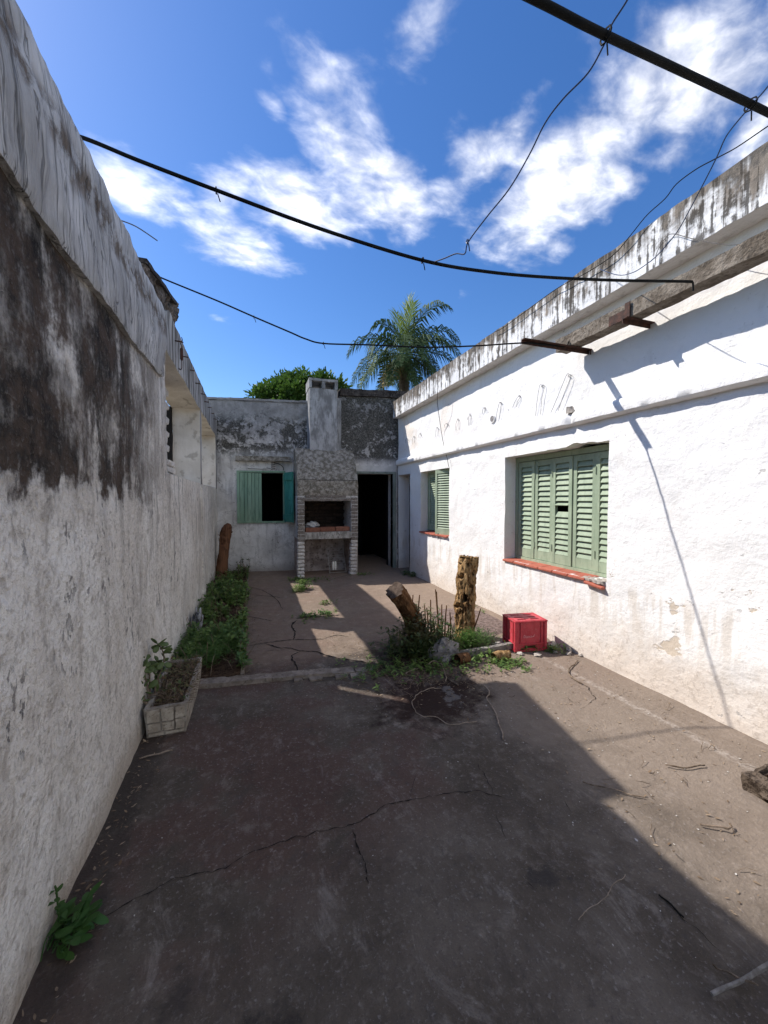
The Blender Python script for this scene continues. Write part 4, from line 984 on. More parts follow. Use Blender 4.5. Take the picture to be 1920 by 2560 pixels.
# ------------------------------------------------------------------ planting
def leaf_into(mb, base, d, up, L, Wd, m=0, curl=.25, seg=3):
    d = d.normalized(); side = d.cross(up)
    if side.length < 1e-3: side = Vector((1, 0, 0))
    side.normalize(); nrm = side.cross(d)
    vs = [base]; prof = [0, .85, 1.0, .62] if seg == 3 else [0, 1.0, .8]
    n = len(prof)
    for i in range(1, n):
        t = i / n; c = base + d * (L * t) - nrm * (curl * L * t * t)
        vs.append(c - side * (Wd * .5 * prof[i])); vs.append(c + side * (Wd * .5 * prof[i]))
    vs.append(base + d * L - nrm * (curl * L))
    fs = [(0, 2, 1)]
    for i in range(n - 2): fs.append((1 + 2 * i, 2 + 2 * i, 4 + 2 * i, 3 + 2 * i))
    fs.append((2 * n - 3, 2 * n - 2, 2 * n - 1))
    mb.add(vs, fs, m)
def rdir(lo=.1, hi=.9):
    a = rnd.uniform(0, 2 * math.pi); z = rnd.uniform(lo, hi); r = math.sqrt(max(0, 1 - z * z))
    return Vector((r * math.cos(a), r * math.sin(a), z))
def bed():
    mb = MB(); xs = spl(-.66, -.10, .04); ys = spl(3.26, 8.1, .05); n = len(ys)
    hz = lambda x, y: .028 + .015 * fbm(Vector((x, y, 5)), 3, 5) + gz(x, y)
    mb.add([(x, y, hz(x, y)) for x in xs for y in ys], [(i * n + j, (i + 1) * n + j, (i + 1) * n + j + 1, i * n + j + 1) for i in range(len(xs) - 1) for j in range(n - 1)])
    o = mb.build('bed_soil', M_SOIL); o['kind'] = 'structure'; o['label'] = 'strip of dark soil along the boundary wall'
    T = thing('bed_edging', (-.09, 5, 0), 'narrow pale concrete edging along the weedy bed', 'edging')
    y = 3.27; i = 0
    while y < 7.3:
        l = rnd.uniform(.5, .8); m = MB(); m.rough(-.105, -.078, y, min(7.3, y + l - .012), -.02, .045 + rnd.uniform(-.008, .008), .03, .005, 14, seed=i)
        m.build('edging_segment', M_KERB, T, 45); y += l; i += 1
    mb = MB()
    for _ in range(1000):
        y = 3.32 + 4.55 * rnd.random() ** 1.15; x = rnd.uniform(-.62, -.07)
        if y > 6.6 and rnd.random() < .45: continue
        dens = noise.noise(Vector((x * 3, y * 1.6, 2)))
        if dens < -.18: continue
        h = rnd.uniform(.04, .16) * (1 + .5 * dens); b = Vector((x, y, hz(x, y)))
        t = b + Vector((rnd.uniform(-.03, .03), rnd.uniform(-.03, .03), h)); mb.tube([b, t], .0025, 3)
        for _k in range(rnd.randint(6, 10)):
            q = b.lerp(t, rnd.uniform(.3, 1)); L = rnd.uniform(.03, .065)
            leaf_into(mb, q, rdir(.0, .85), Vector((0, 0, 1)), L, L * rnd.uniform(.45, .7), 0, rnd.uniform(0, .4))
    o = mb.build('bed_weeds', L_WEED, None, 0); o['kind'] = 'stuff'; o['label'] = 'low dark green weeds covering the bed'
    mb = MB()
    for _ in range(300):
        u = rnd.random(); x = -.36 + rnd.gauss(0, .11); y = 3.75 + rnd.gauss(0, .26)
        if not (-.62 < x < -.12 and y > 3.36): continue
        b = Vector((x, y, hz(x, y))); h = rnd.uniform(.10, .20); lean = Vector((rnd.uniform(-.5, .5), rnd.uniform(-.6, .4), 1)); t = b + lean * h
        for _k in range(16):
            s_ = rnd.uniform(.3, 1); q = b.lerp(t, s_); leaf_into(mb, q, rdir(.0, .6), Vector((0, 0, 1)), rnd.uniform(.02, .045), .006, 0, .2)
    o = mb.build('feathery_weeds', L_FERN, None, 0); o['kind'] = 'stuff'; o['label'] = 'light green feathery weeds at the near end of the bed'
    mb = MB()
    for _ in range(90):
        x, y = rnd.uniform(-.6, -.05), 3.3 + 3.9 * rnd.random(); b = Vector((x, y, hz(x, y))); t = b + Vector((rnd.uniform(-.12, .14), rnd.uniform(-.14, .10), rnd.uniform(.10, .26)))
        mb.tube([b, b.lerp(t, .5) + Vector((0, 0, .03)), t], .0022, 4)
    o = mb.build('dry_stalks', M_TWIG, None, 0); o['kind'] = 'stuff'; o['label'] = 'dry stalks poking out of the weedy bed'
    # spindly herb by the end wall
    T = thing('spindly_weed', (-.12, 7.25, 0), 'spindly dark weed sprouting at the end of the bed', 'weed')
    mb = MB(); st = MB()
    for k in range(7):
        b = Vector((-.18 + rnd.uniform(-.12, .1), 7.25 + rnd.uniform(-.15, .15), .03)); t = b + Vector((rnd.uniform(-.06, .10), rnd.uniform(-.1, .05), rnd.uniform(.18, .38)))
        st.tube(smooth_path([b, b.lerp(t, .5) + Vector((.02, 0, 0)), t], 3), .005, 5)
        for _ in range(12): leaf_into(mb, b.lerp(t, rnd.uniform(.5, 1.02)), rdir(-.2, .8), Vector((0, 0, 1)), rnd.uniform(.04, .08), .028, 0, .3)
    st.build('stem', M_TWIG, T); mb.build('foliage', L_DARK, T, 0)
bed()
def rag():
    bm = bmesh.new(); bmesh.ops.create_icosphere(bm, subdivisions=4, radius=1)
    for v in bm.verts:
        d = 1 + .4 * fbm(v.co, 4, 1.9); v.co = Vector((v.co.x * .05 * d, v.co.y * .11 * d, (v.co.z + .75) * .13 * d))
    me = bpy.data.meshes.new('crumpled_sack'); bm.to_mesh(me); bm.free(); me.materials.append(simple('torn_sack', (.06, .06, .062), (.34, .34, .34), 9, .7, .8, lo=.45, hi=.55)); me.polygons.foreach_set('use_smooth', [True] * len(me.polygons))
    tag(place(me, 'crumpled_sack', None, Matrix.Translation((-.575, 4.55, .02))), 'crumpled black and grey sack among the bed weeds', 'sack')
rag()
def planter():
    T = thing('planter_trough', (-.51, 2.96, 0), 'old cast concrete planter trough with block pattern against the boundary wall', 'planter')
    x0, x1, y0, y1, h = -.628, -.392, 2.60, 3.33, .182
    mb = MB()
    for (a, b, c, d) in ((x0, x1, y0, y0 + .028), (x0, x1, y1 - .028, y1), (x0, x0 + .026, y0 + .028, y1 - .028), (x1 - .026, x1, y0 + .028, y1 - .028)): mb.rough(a, b, c, d, 0, h, .03, .003, 12)
    mb.box(x0 + .02, x1 - .02, y0 + .02, y1 - .02, .005, .03)
    for q in mb.v:
        t = 1 - q.z / h; q.x += (-.51 - q.x) * .10 * t; q.y += (2.96 - q.y) * .03 * t; q.z += gz(q.x, q.y) + .002
    mb.build('trough', simple('stained_trough_concrete', (.20, .165, .13), (.36, .32, .27), 12, .9, .5, c2=(.10, .08, .065)), T, 45)
    f = [(0, .36, .52, 1), (.37, .72, .50, 1), (.73, 1, .55, 1), (0, .36, .16, .505), (.37, .73, .14, .48), (.74, 1, .15, .53), (0, .45, 0, .145), (.46, 1, 0, .13)]
    for (a, b, c, d) in f:
        m = MB(); wd = x1 - x0 - .02; m.rough(x0 + .01 + a * wd + .004, x0 + .01 + b * wd - .004, y0 - .009, y0 + .004, .006 + c * (h - .012) + .004, .006 + d * (h - .012) - .004, .025, .0035, 25, seed=a * 7 + c)
        for q in m.v: 
            t = 1 - q.z / h; q.x += (-.51 - q.x) * .10 * t; q.y += (2.96 - q.y) * .03 * t; q.z += gz(q.x, q.y) + .002
        m.build('block', M_PLANT, T, 40)
    m = MB(); m.rough(x0 + .024, x1 - .024, y0 + .026, y1 - .026, .03, .155, .03, .016, 11); m.build('soil', M_SOIL, T, 40)
    m = MB()
    for _ in range(620):
        b = Vector((rnd.uniform(x0 + .04, x1 - .03), rnd.uniform(y0 + .05, y1 - .05), .155)); d = rdir(.05, .75); l = rnd.uniform(.04, .14)
        m.tube([b, b + d * l * .5 + Vector((0, 0, .01)), b + d * l], .0018, 3)
    o = m.build('dead_stalks', M_TWIG, T, 0); o['kind'] = 'stuff'
    m = MB()
    for _ in range(420):
        b = Vector((rnd.uniform(x0 + .03, x1 - .01), rnd.uniform(y0 + .04, y1 - .04), rnd.uniform(.15, .25))); L = rnd.uniform(.015, .045)
        leaf_into(m, b, rdir(-.2, .9), Vector((0, 0, 1)), L, L * .4, 0, .3)
    o = m.build('trailing_weeds', rand_mat('withered_leaves', ((.10, .055, .03), (.06, .09, .03), (.14, .09, .05)), .8, .1, 20, .2, isl=True), T, 0); o['kind'] = 'stuff'
    # succulent
    P = thing('jade_plant', (-.58, 2.74, .16), 'leggy jade plant with round fleshy leaves growing in the planter trough', 'plant')
    k = .2712; g = lambda x, y: ((280 + k * x) / S, (1360 + k * y) / S)
    me = bpy.data.meshes.new('jade_leaf_mesh'); bm = bmesh.new(); bmesh.ops.create_uvsphere(bm, u_segments=8, v_segments=6, radius=1)
    for v in bm.verts: v.co = Vector((v.co.x * .5 + .5, v.co.y * .34 * (1 + .3 * v.co.x), v.co.z * .09))
    bm.to_mesh(me); bm.free(); me.materials.append(L_JADE); me.polygons.foreach_set('use_smooth', [True] * len(me.polygons))
    br = [[(340, 1500), (330, 1330), (300, 1200), (290, 1130), (270, 1060)], [(400, 1480), (400, 1300), (455, 1160), (480, 1060), (460, 970), (415, 920)], [(320, 1460), (260, 1370), (215, 1260), (185, 1190)],
          [(330, 1470), (250, 1440), (215, 1430)], [(420, 1450), (430, 1300), (420, 1120), (410, 1080)], [(350, 1400), (345, 1200), (325, 1130)]]
    st = MB()
    for bi, b in enumerate(br):
        yy = (2.74, 2.80, 2.70, 2.68, 2.84, 2.77)[bi]
        Q = smooth_path([onY(*g(x, y), yy) for x, y in b], 4); st.tube(Q, [.006 - .003 * i / len(Q) for i in range(len(Q))], 6)
        for i in range(3, len(Q)):
            for _ in range(1 if i < len(Q) - 3 else 2):
                if rnd.random() < .15: continue
                d = rdir(-.5, .7); d.y -= .2
                if d.x < 0: d.x *= .35
                rot = d.to_track_quat('X', 'Z').to_matrix().to_4x4()
                s_ = rnd.uniform(.045, .072)
                place(me, 'leaf', P, Matrix.Translation(Q[i]) @ rot @ Matrix.Rotation(rnd.uniform(-1.2, 1.2), 4, 'X') @ Matrix.Scale(s_, 4))
    st.build('stem', M_TWIG, P)
planter()
def broad_weed():
    c = Vector((-.622, 1.49, 0)); T = thing('broadleaf_weed', c, 'broadleaf weed growing from the crack at the foot of the boundary wall', 'weed')
    mesh = []
    for v in range(3):
        mb = MB(); n = 7; vs = []
        for i in range(n + 1):
            t = i / n; w = .40 * math.sin(math.pi * min(1, t * .93 + .03)) ** .8 * (.75 + .5 * t) * .62; dz = -.22 * t * t + .04 * math.sin(t * 5 + v)
            vs += [(t, -w, dz + .05 * w), (t, 0, dz - .03), (t, w, dz + .05 * w)]
        mb.add(vs, [q for i in range(n) for q in ((3 * i, 3 * i + 3, 3 * i + 4, 3 * i + 1), (3 * i + 1, 3 * i + 4, 3 * i + 5, 3 * i + 2))]); mesh.append(mb.mesh('weed_leaf_mesh', L_DOCK, 60))
    st = MB()
    for k in range(54):
        a = rnd.uniform(-1.0, 1.4); el = rnd.uniform(.25, 1.25); ln = rnd.uniform(.015, .075)
        b = c + Vector((rnd.uniform(-.02, .05), rnd.uniform(-.055, .055), .01)); d = Vector((math.cos(a) * math.cos(el), math.sin(a) * math.cos(el), math.sin(el)))
        t = b + d * ln
        st.tube([b, b.lerp(t, .6) + Vector((0, 0, .01)), t], .002, 4)
        d2 = (d + Vector((0, 0, -.35)) + rdir(-.4, .4) * .4).normalized(); rot = d2.to_track_quat('X', 'Z').to_matrix().to_4x4()
        place(mesh[k % 3], 'leaf', T, Matrix.Translation(t) @ rot @ Matrix.Scale(rnd.uniform(.034, .066), 4))
    top = Vector((-.632, 1.52, .17)); st.tube(smooth_path([c + Vector((0, .03, 0)), c + Vector((-.01, .04, .13)), top], 4), .003, 5)
    for k in range(7):
        d = rdir(.1, .9); place(mesh[k % 3], 'leaf', T, Matrix.Translation(c.lerp(top, .5 + .07 * k)) @ d.to_track_quat('X', 'Z').to_matrix().to_4x4() @ Matrix.Scale(.03, 4))
    st.build('stem', L_DOCK, T)
broad_weed()

# ------------------------------------------------------------------ stumps and shrub
def log_mesh(path, radii, seg=44, rings=46, amp=.18, fr=5.0, groove=.0, holes=0.0, seed=0.0):
    P = smooth_path(path, max(2, rings // (len(path) - 1))); n = len(P); mb = MB(); vs = []; fs = []
    t0 = (P[1] - P[0]).normalized(); a = t0.cross(Vector((0, 1, 0))).normalized()
    for i, p in enumerate(P):
        t = (P[min(i + 1, n - 1)] - P[max(i - 1, 0)]).normalized(); a = (a - t * a.dot(t)).normalized(); b = t.cross(a)
        f = i / (n - 1) * (len(radii) - 1); j = min(int(f), len(radii) - 2); r = radii[j] + (radii[j + 1] - radii[j]) * (f - j)
        for k in range(seg):
            an = 2 * math.pi * k / seg; q = a * math.cos(an) + b * math.sin(an); s = p + q * r
            w = Vector((s.x, s.y, s.z * .35)) + Vector((seed, seed, seed))
            d = amp * fbm(w, 4, fr) + amp * .35 * fbm(w + Vector((9, 2, 2)), 3, fr * 4.5)
            if groove: d += groove * fbm(Vector((math.cos(an) * 3.5 + seed, math.sin(an) * 3.5, i / n * 1.2)), 3, 1.4)
            if holes:
                hq = fbm(s + Vector((seed, 4, 8)), 2, 13); d -= holes * max(0, hq - .35) * 2
            vs.append(p + q * r * (1 + d))
    for i in range(n - 1):
        for k in range(seg): fs.append((i * seg + k, i * seg + (k + 1) % seg, (i + 1) * seg + (k + 1) % seg, (i + 1) * seg + k))
    mb.add(vs, fs)
    return mb, [vs[(n - 1) * seg + k] for k in range(seg)], P
def cut_end(ring, T, mat, rough=.004, dish=0.0):
    c = sum(ring, Vector()) / len(ring); mb = MB(); n = len(ring); vs = []; R_ = 7
    nrm = (ring[0] - c).cross(ring[n // 4] - c).normalized()
    for k in range(R_ + 1):
        for q in ring:
            p = c + (q - c) * (1 - k / R_); vs.append(p + nrm * (rough * fbm(p, 3, 40) * (1 if k else 0) - dish * (k / R_)))
    mb.add(vs, [(k * n + i, k * n + (i + 1) % n, (k + 1) * n + (i + 1) % n, (k + 1) * n + i) for k in range(R_) for i in range(n)])
    return mb.build('cut_face', mat, T, 50)
def stumps():
    T = thing('tree_stump', (2.08, 3.46, 0), 'upright rotten tan tree stump with crumbling bark beside the crate', 'stump')
    mb, ring, _ = log_mesh([(2.06, 3.46, -.03), (2.075, 3.465, .15), (2.085, 3.47, .5), (2.11, 3.47, .86)], [.125, .098, .098, .090, .09], 84, 110, .30, 11, .08, 1.6, 3)
    for q in mb.v:
        if q.z > .82: q.z += .03 * fbm(q, 3, 14)
    mb.build('trunk', M_BARK, T, 60); cut_end(ring, T, M_BARK, .03, .03)
    T = thing('tree_stump', (1.52, 3.45, 0), 'slanting sawn-off brown stump with a flat cut end over the shrub', 'stump')
    top = onY(853, 1275, 3.27)
    mb, ring, P = log_mesh([(1.60, 3.50, -.03), (1.52, 3.46, .18), (1.40, 3.37, .40), top], [.12, .095, .085, .082, .088], 44, 50, .10, 6, .20, .3, 7)
    mb.build('trunk', M_BARK2, T, 60); cut_end(ring, T, M_CUT)
    T = thing('tree_stump', (-.54, 7.7, 0), 'reddish brown leaning stump with dark rounded top at the end wall', 'stump')
    b = onY(477, 1262, 7.55); t = onY(488, 1146, 7.55); b.z = .0
    mb, ring, P = log_mesh([b, b.lerp(t, .3), b.lerp(t, .7), t, t + Vector((.012, .02, .05))], [.105, .095, .092, .102, .085], 28, 60, .13, 9, .10, .5, 1)
    for q in mb.v:
        if q.z > t.z - .02: q.z += (q.x - t.x) * .55
    ring = [q.copy() for q in mb.v[-28:]]
    mb.build('trunk', M_POST, T, 60); cut_end(ring, T, M_CRACK, .004, -.02)
    for dz, sd in ((-.10, -1), (-.05, 1), (-.17, -1)):
        m = MB(); q = t + Vector((0, -.02, dz)); m.tube([q, q + Vector((sd * .10, -.03, .015)), q + Vector((sd * .125, -.03, .035))], [.02, .012, .004], 6); m.build('snag', M_POST, T)
stumps()
def shrub():
    T = thing('cut_back_shrub', (1.55, 3.35, 0), 'cut-back dark leafy shrub with bare upright twigs between the two stumps', 'shrub')
    k = .3978; f = lambda x, y: ((840 + k * x) / S, (1360 + k * y) / S)
    tw = [(625, 285, 648, 560), (632, 300, 655, 600), (665, 380, 660, 590), (695, 385, 683, 590), (716, 430, 716, 610), (595, 350, 598, 520), (556, 380, 560, 520), (484, 320, 475, 420), (570, 400, 580, 560), (640, 420, 640, 600), (610, 460, 620, 600), (705, 500, 700, 620), (525, 320, 500, 420), (910, 405, 860, 500), (535, 430, 550, 560), (675, 470, 672, 610)]
    for i, (x0, y0, x1, y1) in enumerate(tw):
        yy = 3.38 + rnd.uniform(-.12, .08); a, b = onY(*f(x1, y1), yy), onY(*f(x0, y0), yy); a.z = min(a.z, .12)
        m = MB(); md = a.lerp(b, .5) + Vector((rnd.uniform(-.01, .01), 0, 0)); m.tube(smooth_path([a, md, b], 4), [.009, .0085, .008, .0075, .007, .0065, .006, .0055, .005], 6); m.build('twig', M_BARK2, T)
    mb = MB()
    for _ in range(2300):
        x = 1.46 + rnd.gauss(0, .19); y = 3.24 + rnd.gauss(0, .12); z = abs(rnd.gauss(.0, .20))
        if z > .50 - .8 * abs(x - 1.48) or x > 1.95: continue
        if y > 3.5: continue
        L = rnd.uniform(.03, .06); leaf_into(mb, Vector((x, y, .01 + z)), rdir(-.3, .8), Vector((0, 0, 1)), L, L * .42, 0, .2)
    for i in range(110):
        b = Vector((1.46 + rnd.gauss(0, .15), 3.25 + rnd.gauss(0, .1), 0)); t = b + Vector((rnd.uniform(-.1, .1), rnd.uniform(-.12, .05), rnd.uniform(.1, .35)))
        mb.tube([b, t], .003, 3)
    mb.build('foliage', L_DARK, T, 0)
    mb = MB()
    for _ in range(260):
        x = 2.02 + rnd.gauss(0, .16); y = 3.27 + rnd.gauss(0, .09)
        if x > 2.32 or y > 3.42: continue
        b = Vector((x, y, gz(x, y))); h = rnd.uniform(.06, .17) * (1.1 - abs(x - 2.0)); t = b + Vector((rnd.uniform(-.5, .5), rnd.uniform(-.6, .2), 1)) * h
        for _k in range(15): leaf_into(mb, b.lerp(t, rnd.uniform(.2, 1)), rdir(.0, .6), Vector((0, 0, 1)), rnd.uniform(.02, .04), .006, 0, .2)
    o = mb.build('fern_clump', L_FERN, None, 0); o['kind'] = 'stuff'; o['label'] = 'feathery bright green weeds at the foot of the rotten stump'
    # ground weeds in the joint
    mb = MB()
    for (cx, cy, n, s, hh) in ((1.05, 3.0, 60, .18, .05), (1.35, 2.92, 70, .15, .06), (1.9, 2.93, 60, .16, .05), (2.15, 2.80, 40, .10, .03), (.75, 6.2, 110, .05, .14), (.68, 6.05, 50, .06, .10), (.8, 4.7, 40, .10, .04), (.62, 4.65, 30, .10, .03), (1.0, 6.85, 50, .16, .03), (.75, 6.95, 40, .10, .03), (2.83, 6.55, 40, .05, .08), (2.75, 6.75, 30, .06, .07), (2.0, 7.0, 25, .1, .03), (2.55, 3.0, 20, .06, .05), (2.72, 2.92, 25, .05, .05), (.93, 5.2, 16, .05, .04), (2.62, 4.2, 16, .3, .03)):
        for _ in range(n):
            x = cx + rnd.gauss(0, s); y = cy + rnd.gauss(0, s * .7)
            if x > 2.86: continue
            b = Vector((x, y, gz(x, y)))
            for _k in range(6): leaf_into(mb, b + Vector((0, 0, rnd.uniform(0, hh))), rdir(.0, .9), Vector((0, 0, 1)), rnd.uniform(.02, .05), rnd.uniform(.006, .02), 0, .3)
    o = mb.build('joint_weeds', L_WEED, None, 0); o['kind'] = 'stuff'; o['label'] = 'small weeds growing in the cracks and joints of the floor'
shrub()
def lump(name, mat, c, size, label, cat, seed, amp=.45, group=None, flat=0.0, rot=0.0):
    bm = bmesh.new(); bmesh.ops.create_icosphere(bm, subdivisions=3, radius=1)
    for v in bm.verts:
        d = 1 + amp * fbm(v.co + Vector((seed, seed, seed)), 3, 1.3) ; w = v.co * d
        v.co = Vector((w.x * size[0], w.y * size[1], max(-size[2] * .8, w.z * size[2])))
    me = bpy.data.meshes.new(name); bm.to_mesh(me); bm.free(); me.materials.append(mat)
    return tag(place(me, name, None, Matrix.Translation((c[0], c[1], gz(c[0], c[1]) + size[2] * .72)) @ Matrix.Rotation(rot, 4, 'Z')), label, cat, group)
lump('stone', M_STONE, (1.63, 3.08), (.13, .08, .10), 'grey boulder sitting in front of the cut-back shrub', 'stone', 4)
def yard_bits():
    # board and small logs on the kerb line
    mb = MB(); mb.rough(-.42, .42, -.022, .022, 0, .052, .04, .004, 8)
    tag(mb.build('weathered_board', M_WOODG, None, 45, Matrix.Translation((1.98, 3.06, .012)) @ Matrix.Rotation(R(3), 4, 'Z')), 'grey weathered board lying along the kerb line towards the crate', 'board')
    T = thing('small_log', (2.12, 2.92, 0), 'short orange-brown log with a split end beside the grey board', 'log')
    m, ring, _ = log_mesh([(2.03, 2.90, .045), (2.09, 2.91, .046), (2.15, 2.90, .045), (2.19, 2.895, .043)], [.034, .04, .037, .042], 24, 16, .12, 14, .08, .0, 2)
    m.build('wood', M_BARK, T, 60); cut_end(ring, T, M_CUT, .01, .01)
    m, ring, _ = log_mesh([(1.68, 2.93, .05), (1.74, 2.945, .05), (1.80, 2.95, .05)], [.045, .05, .045], 22, 12, .15, 12, .08, .2, 8)
    T = thing('small_log', (1.74, 2.94, 0), 'stubby brown log end half buried in weeds under the boulder', 'log'); m.build('wood', M_BARK2, T, 60); cut_end(ring, T, M_CUT, .01)
    # palm-wood chunk near the house
    T = thing('rotten_log', (2.42, 1.14, 0), 'hollow rotten palm log chunk lying on the sunlit concrete', 'log')
    mlog = simple('grey_log_shell', (.045, .032, .023), (.17, .13, .098), 22, .95, 1.0, (.4, 1, 1), .1, (.03, .02, .014), .04)
    mb = MB(); mb.rough(2.315, 2.80, 1.05, 1.205, -.005, .078, .016, .013, 12)
    for q in mb.v:
        q.x += .05 * (1.13 - q.y) + .02 * fbm(q, 2, 20) * (q.x < 2.36)
        if q.z > .05 and q.x > 2.40 and abs(q.y - 1.135) < .04: q.z -= .045
    mb.build('shell', mlog, T, 35)
    for k in range(9):
        y = 1.125 + k * .008; x0 = 2.36 + rnd.uniform(0, .07); m = MB()
        m.tube([(x0, y, .045 + rnd.uniform(0, .01)), (x0 + .12, y - .018 + rnd.uniform(-.004, .004), .05 + rnd.uniform(-.004, .012)), (x0 + .33, y - .05, .052 + rnd.uniform(-.004, .01))], [.002, .005, .005], 5)
        m.build('wood_fibre', (M_BARK2, M_CUT, mlog)[k % 3], T)
    # rubble by the crate
    spots = [(2.755, 2.965, .048, .042), (2.84, 2.86, .036, .030), (2.70, 2.885, .022, .014), (2.79, 2.80, .026, .016), (2.50, 2.885, .040, .014), (2.36, 2.955, .030, .014), (2.255, 3.17, .050, .020), (2.865, 2.74, .020, .014)]
    names = ['largest pale mortar lump against the crate corner', 'pale rubble stone touching the white wall beside the crate', 'small flat rubble chip between crate and wall rubble', 'rubble stone on bare concrete beyond the crate corner', 'flat mortar slab lying before the crate front', 'mortar lump at the end of the grey board', 'broad broken mortar piece beside the crate near the fern weeds', 'smallest rubble chip at the foot of the white wall']
    for i, (x, y, s_, h) in enumerate(spots):
        lump('rubble_stone', M_RUBBLE, (x, y), (s_, s_ * .8, h), names[i], 'rubble', i * 2.3, .5, 'rubble around the crate', rot=i)
    # mound of dark mulch by the shrub
    mb = MB(); xs = spl(1.75, 2.75, .04); ys = spl(3.42, 4.6, .04); n = len(ys)
    mb.add([(x, y, gz(x, y) - .012 + .05 * max(0, 1 - ((x - 2.4) / .42) ** 2 - ((y - 3.95) / .55) ** 2) ** .6 + .010 * fbm(Vector((x, y, 0)), 3, 14)) for x in xs for y in ys], [(i * n + j, (i + 1) * n + j, (i + 1) * n + j + 1, i * n + j + 1) for i in range(len(xs) - 1) for j in range(n - 1)])
    o = mb.build('soil_patch', simple('pinkish_soil', (.10, .07, .06), (.20, .145, .125), 22, 1, .9, c2=(.28, .22, .19)), None, 50); o['kind'] = 'structure'; o['label'] = 'patch of loose soil behind the stumps'
    # vines on the floor
    k = .3978; f = lambda x, y: onZ((840 + k * x) / S, (1360 + k * y) / S)
    def vine(pts, r, label, mat, nm='dry_vine', lift=.008):
        P = smooth_path([f(x, y) for x, y in pts], 7); m = MB(); P = [p + Vector((.010 * fbm(p, 3, 14), .010 * fbm(p + Vector((5, 5, 5)), 3, 14), 0)) for p in P]
        m.tube([Vector((p.x, p.y, gz(p.x, p.y) + r + lift * (1 + fbm(p, 2, 9)))) for p in P], r, 6); tag(m.build(nm, mat), label, 'vine')
    vine([(920, 892), (950, 910), (965, 935), (945, 975), (960, 1005), (990, 1050), (1010, 1100), (1030, 1160), (1052, 1235)], .0042, 'pale crooked vine lying across the shadow edge', M_ROOT)
    vine([(660, 910), (600, 915), (530, 945), (490, 975), (483, 1030), (505, 1075), (550, 1098), (620, 1098), (680, 1135), (740, 1150), (820, 1140), (885, 1122)], .0026, 'thin looping vine around the dark burnt patch', M_ROOT)
    vine([(545, 790), (480, 805), (435, 835)], .005, 'short pale root in the weeds beside the kerb', M_ROOT, 'root')
    vine([(570, 780), (620, 765), (665, 795), (690, 850), (690, 880)], .004, 'arched vine rising from the weeds by the burnt patch', M_ROOT, lift=.03)
    vine([(1520, 735), (1480, 775), (1460, 800), (1480, 840), (1540, 880)], .005, 'brown root lying in the floor crack near the house', M_TWIG, 'root')
    vine([(770, 900), (720, 870), (690, 845)], .005, 'small stick on the burnt patch', M_TWIG, 'stick')
    kk = .5787; f = lambda x, y: onZ((960 + kk * x) / S, (1700 + kk * y) / S)
    vine([(860, 447), (980, 478), (1120, 512)], .003, 'thin straight straw across the shadow edge', M_TWIG, 'straw')
    vine([(1220, 378), (1300, 388), (1385, 375)], .004, 'curved twig on the sunlit concrete by the wall', M_TWIG, 'twig')
    vine([(1365, 635), (1450, 650), (1490, 660), (1502, 650), (1495, 640)], .004, 'hooked twig on the sunlit concrete below the rotten log', M_TWIG, 'twig')
    vine([(840, 1035), (930, 965), (990, 900), (1040, 840)], .0012, 'fine pale straw in the shade on the concrete', M_ROOT, 'straw', .003)
    vine([(1190, 930), (1240, 975), (1300, 1030)], .003, 'dark thin stick in the shade on the concrete', M_BLACK, 'stick', .002)
    k7 = .2712; f = lambda x, y: onZ((280 + k7 * x) / S, (1360 + k7 * y) / S)
    vine([(265, 2010), (400, 1970), (555, 1945)], .004, 'pale stick on the floor in front of the planter trough', M_ROOT, 'stick')
    # branch in the corner of the yard
    T = thing('dead_branch', (1.4, .72, 0), 'forked grey dead branch lying in the shade', 'branch')
    f = lambda x, y: onZ((960 + kk * x) / S, (1700 + kk * y) / S)
    m = MB(); m.tube(smooth_path([f(1415, 1375) + Vector((0, 0, .012)), f(1470, 1350) + Vector((0, 0, .014)), f(1560, 1315) + Vector((0, 0, .018)), f(1659, 1265) + Vector((0, 0, .025)), f(1800, 1190) + Vector((0, 0, .03))], 5), [.0045 + .0001 * i for i in range(21)], 7, wob=.9); m.build('limb', simple('grey_bark', (.16, .14, .125), (.27, .245, .22), 30, .9, .5), T)
    for (a, b, c) in (((1550, 1318), (1600, 1340), (1615, 1342)), ((1545, 1318), (1480, 1285), (1440, 1270)), ((1440, 1270), (1425, 1258), (1420, 1250))):
        m = MB(); m.tube([f(*a) + Vector((0, 0, .016)), f(*b) + Vector((0, 0, .02)), f(*c) + Vector((0, 0, .016))], [.004, .003, .002], 5); m.build('side_twig', M_TWIG, T)
yard_bits()
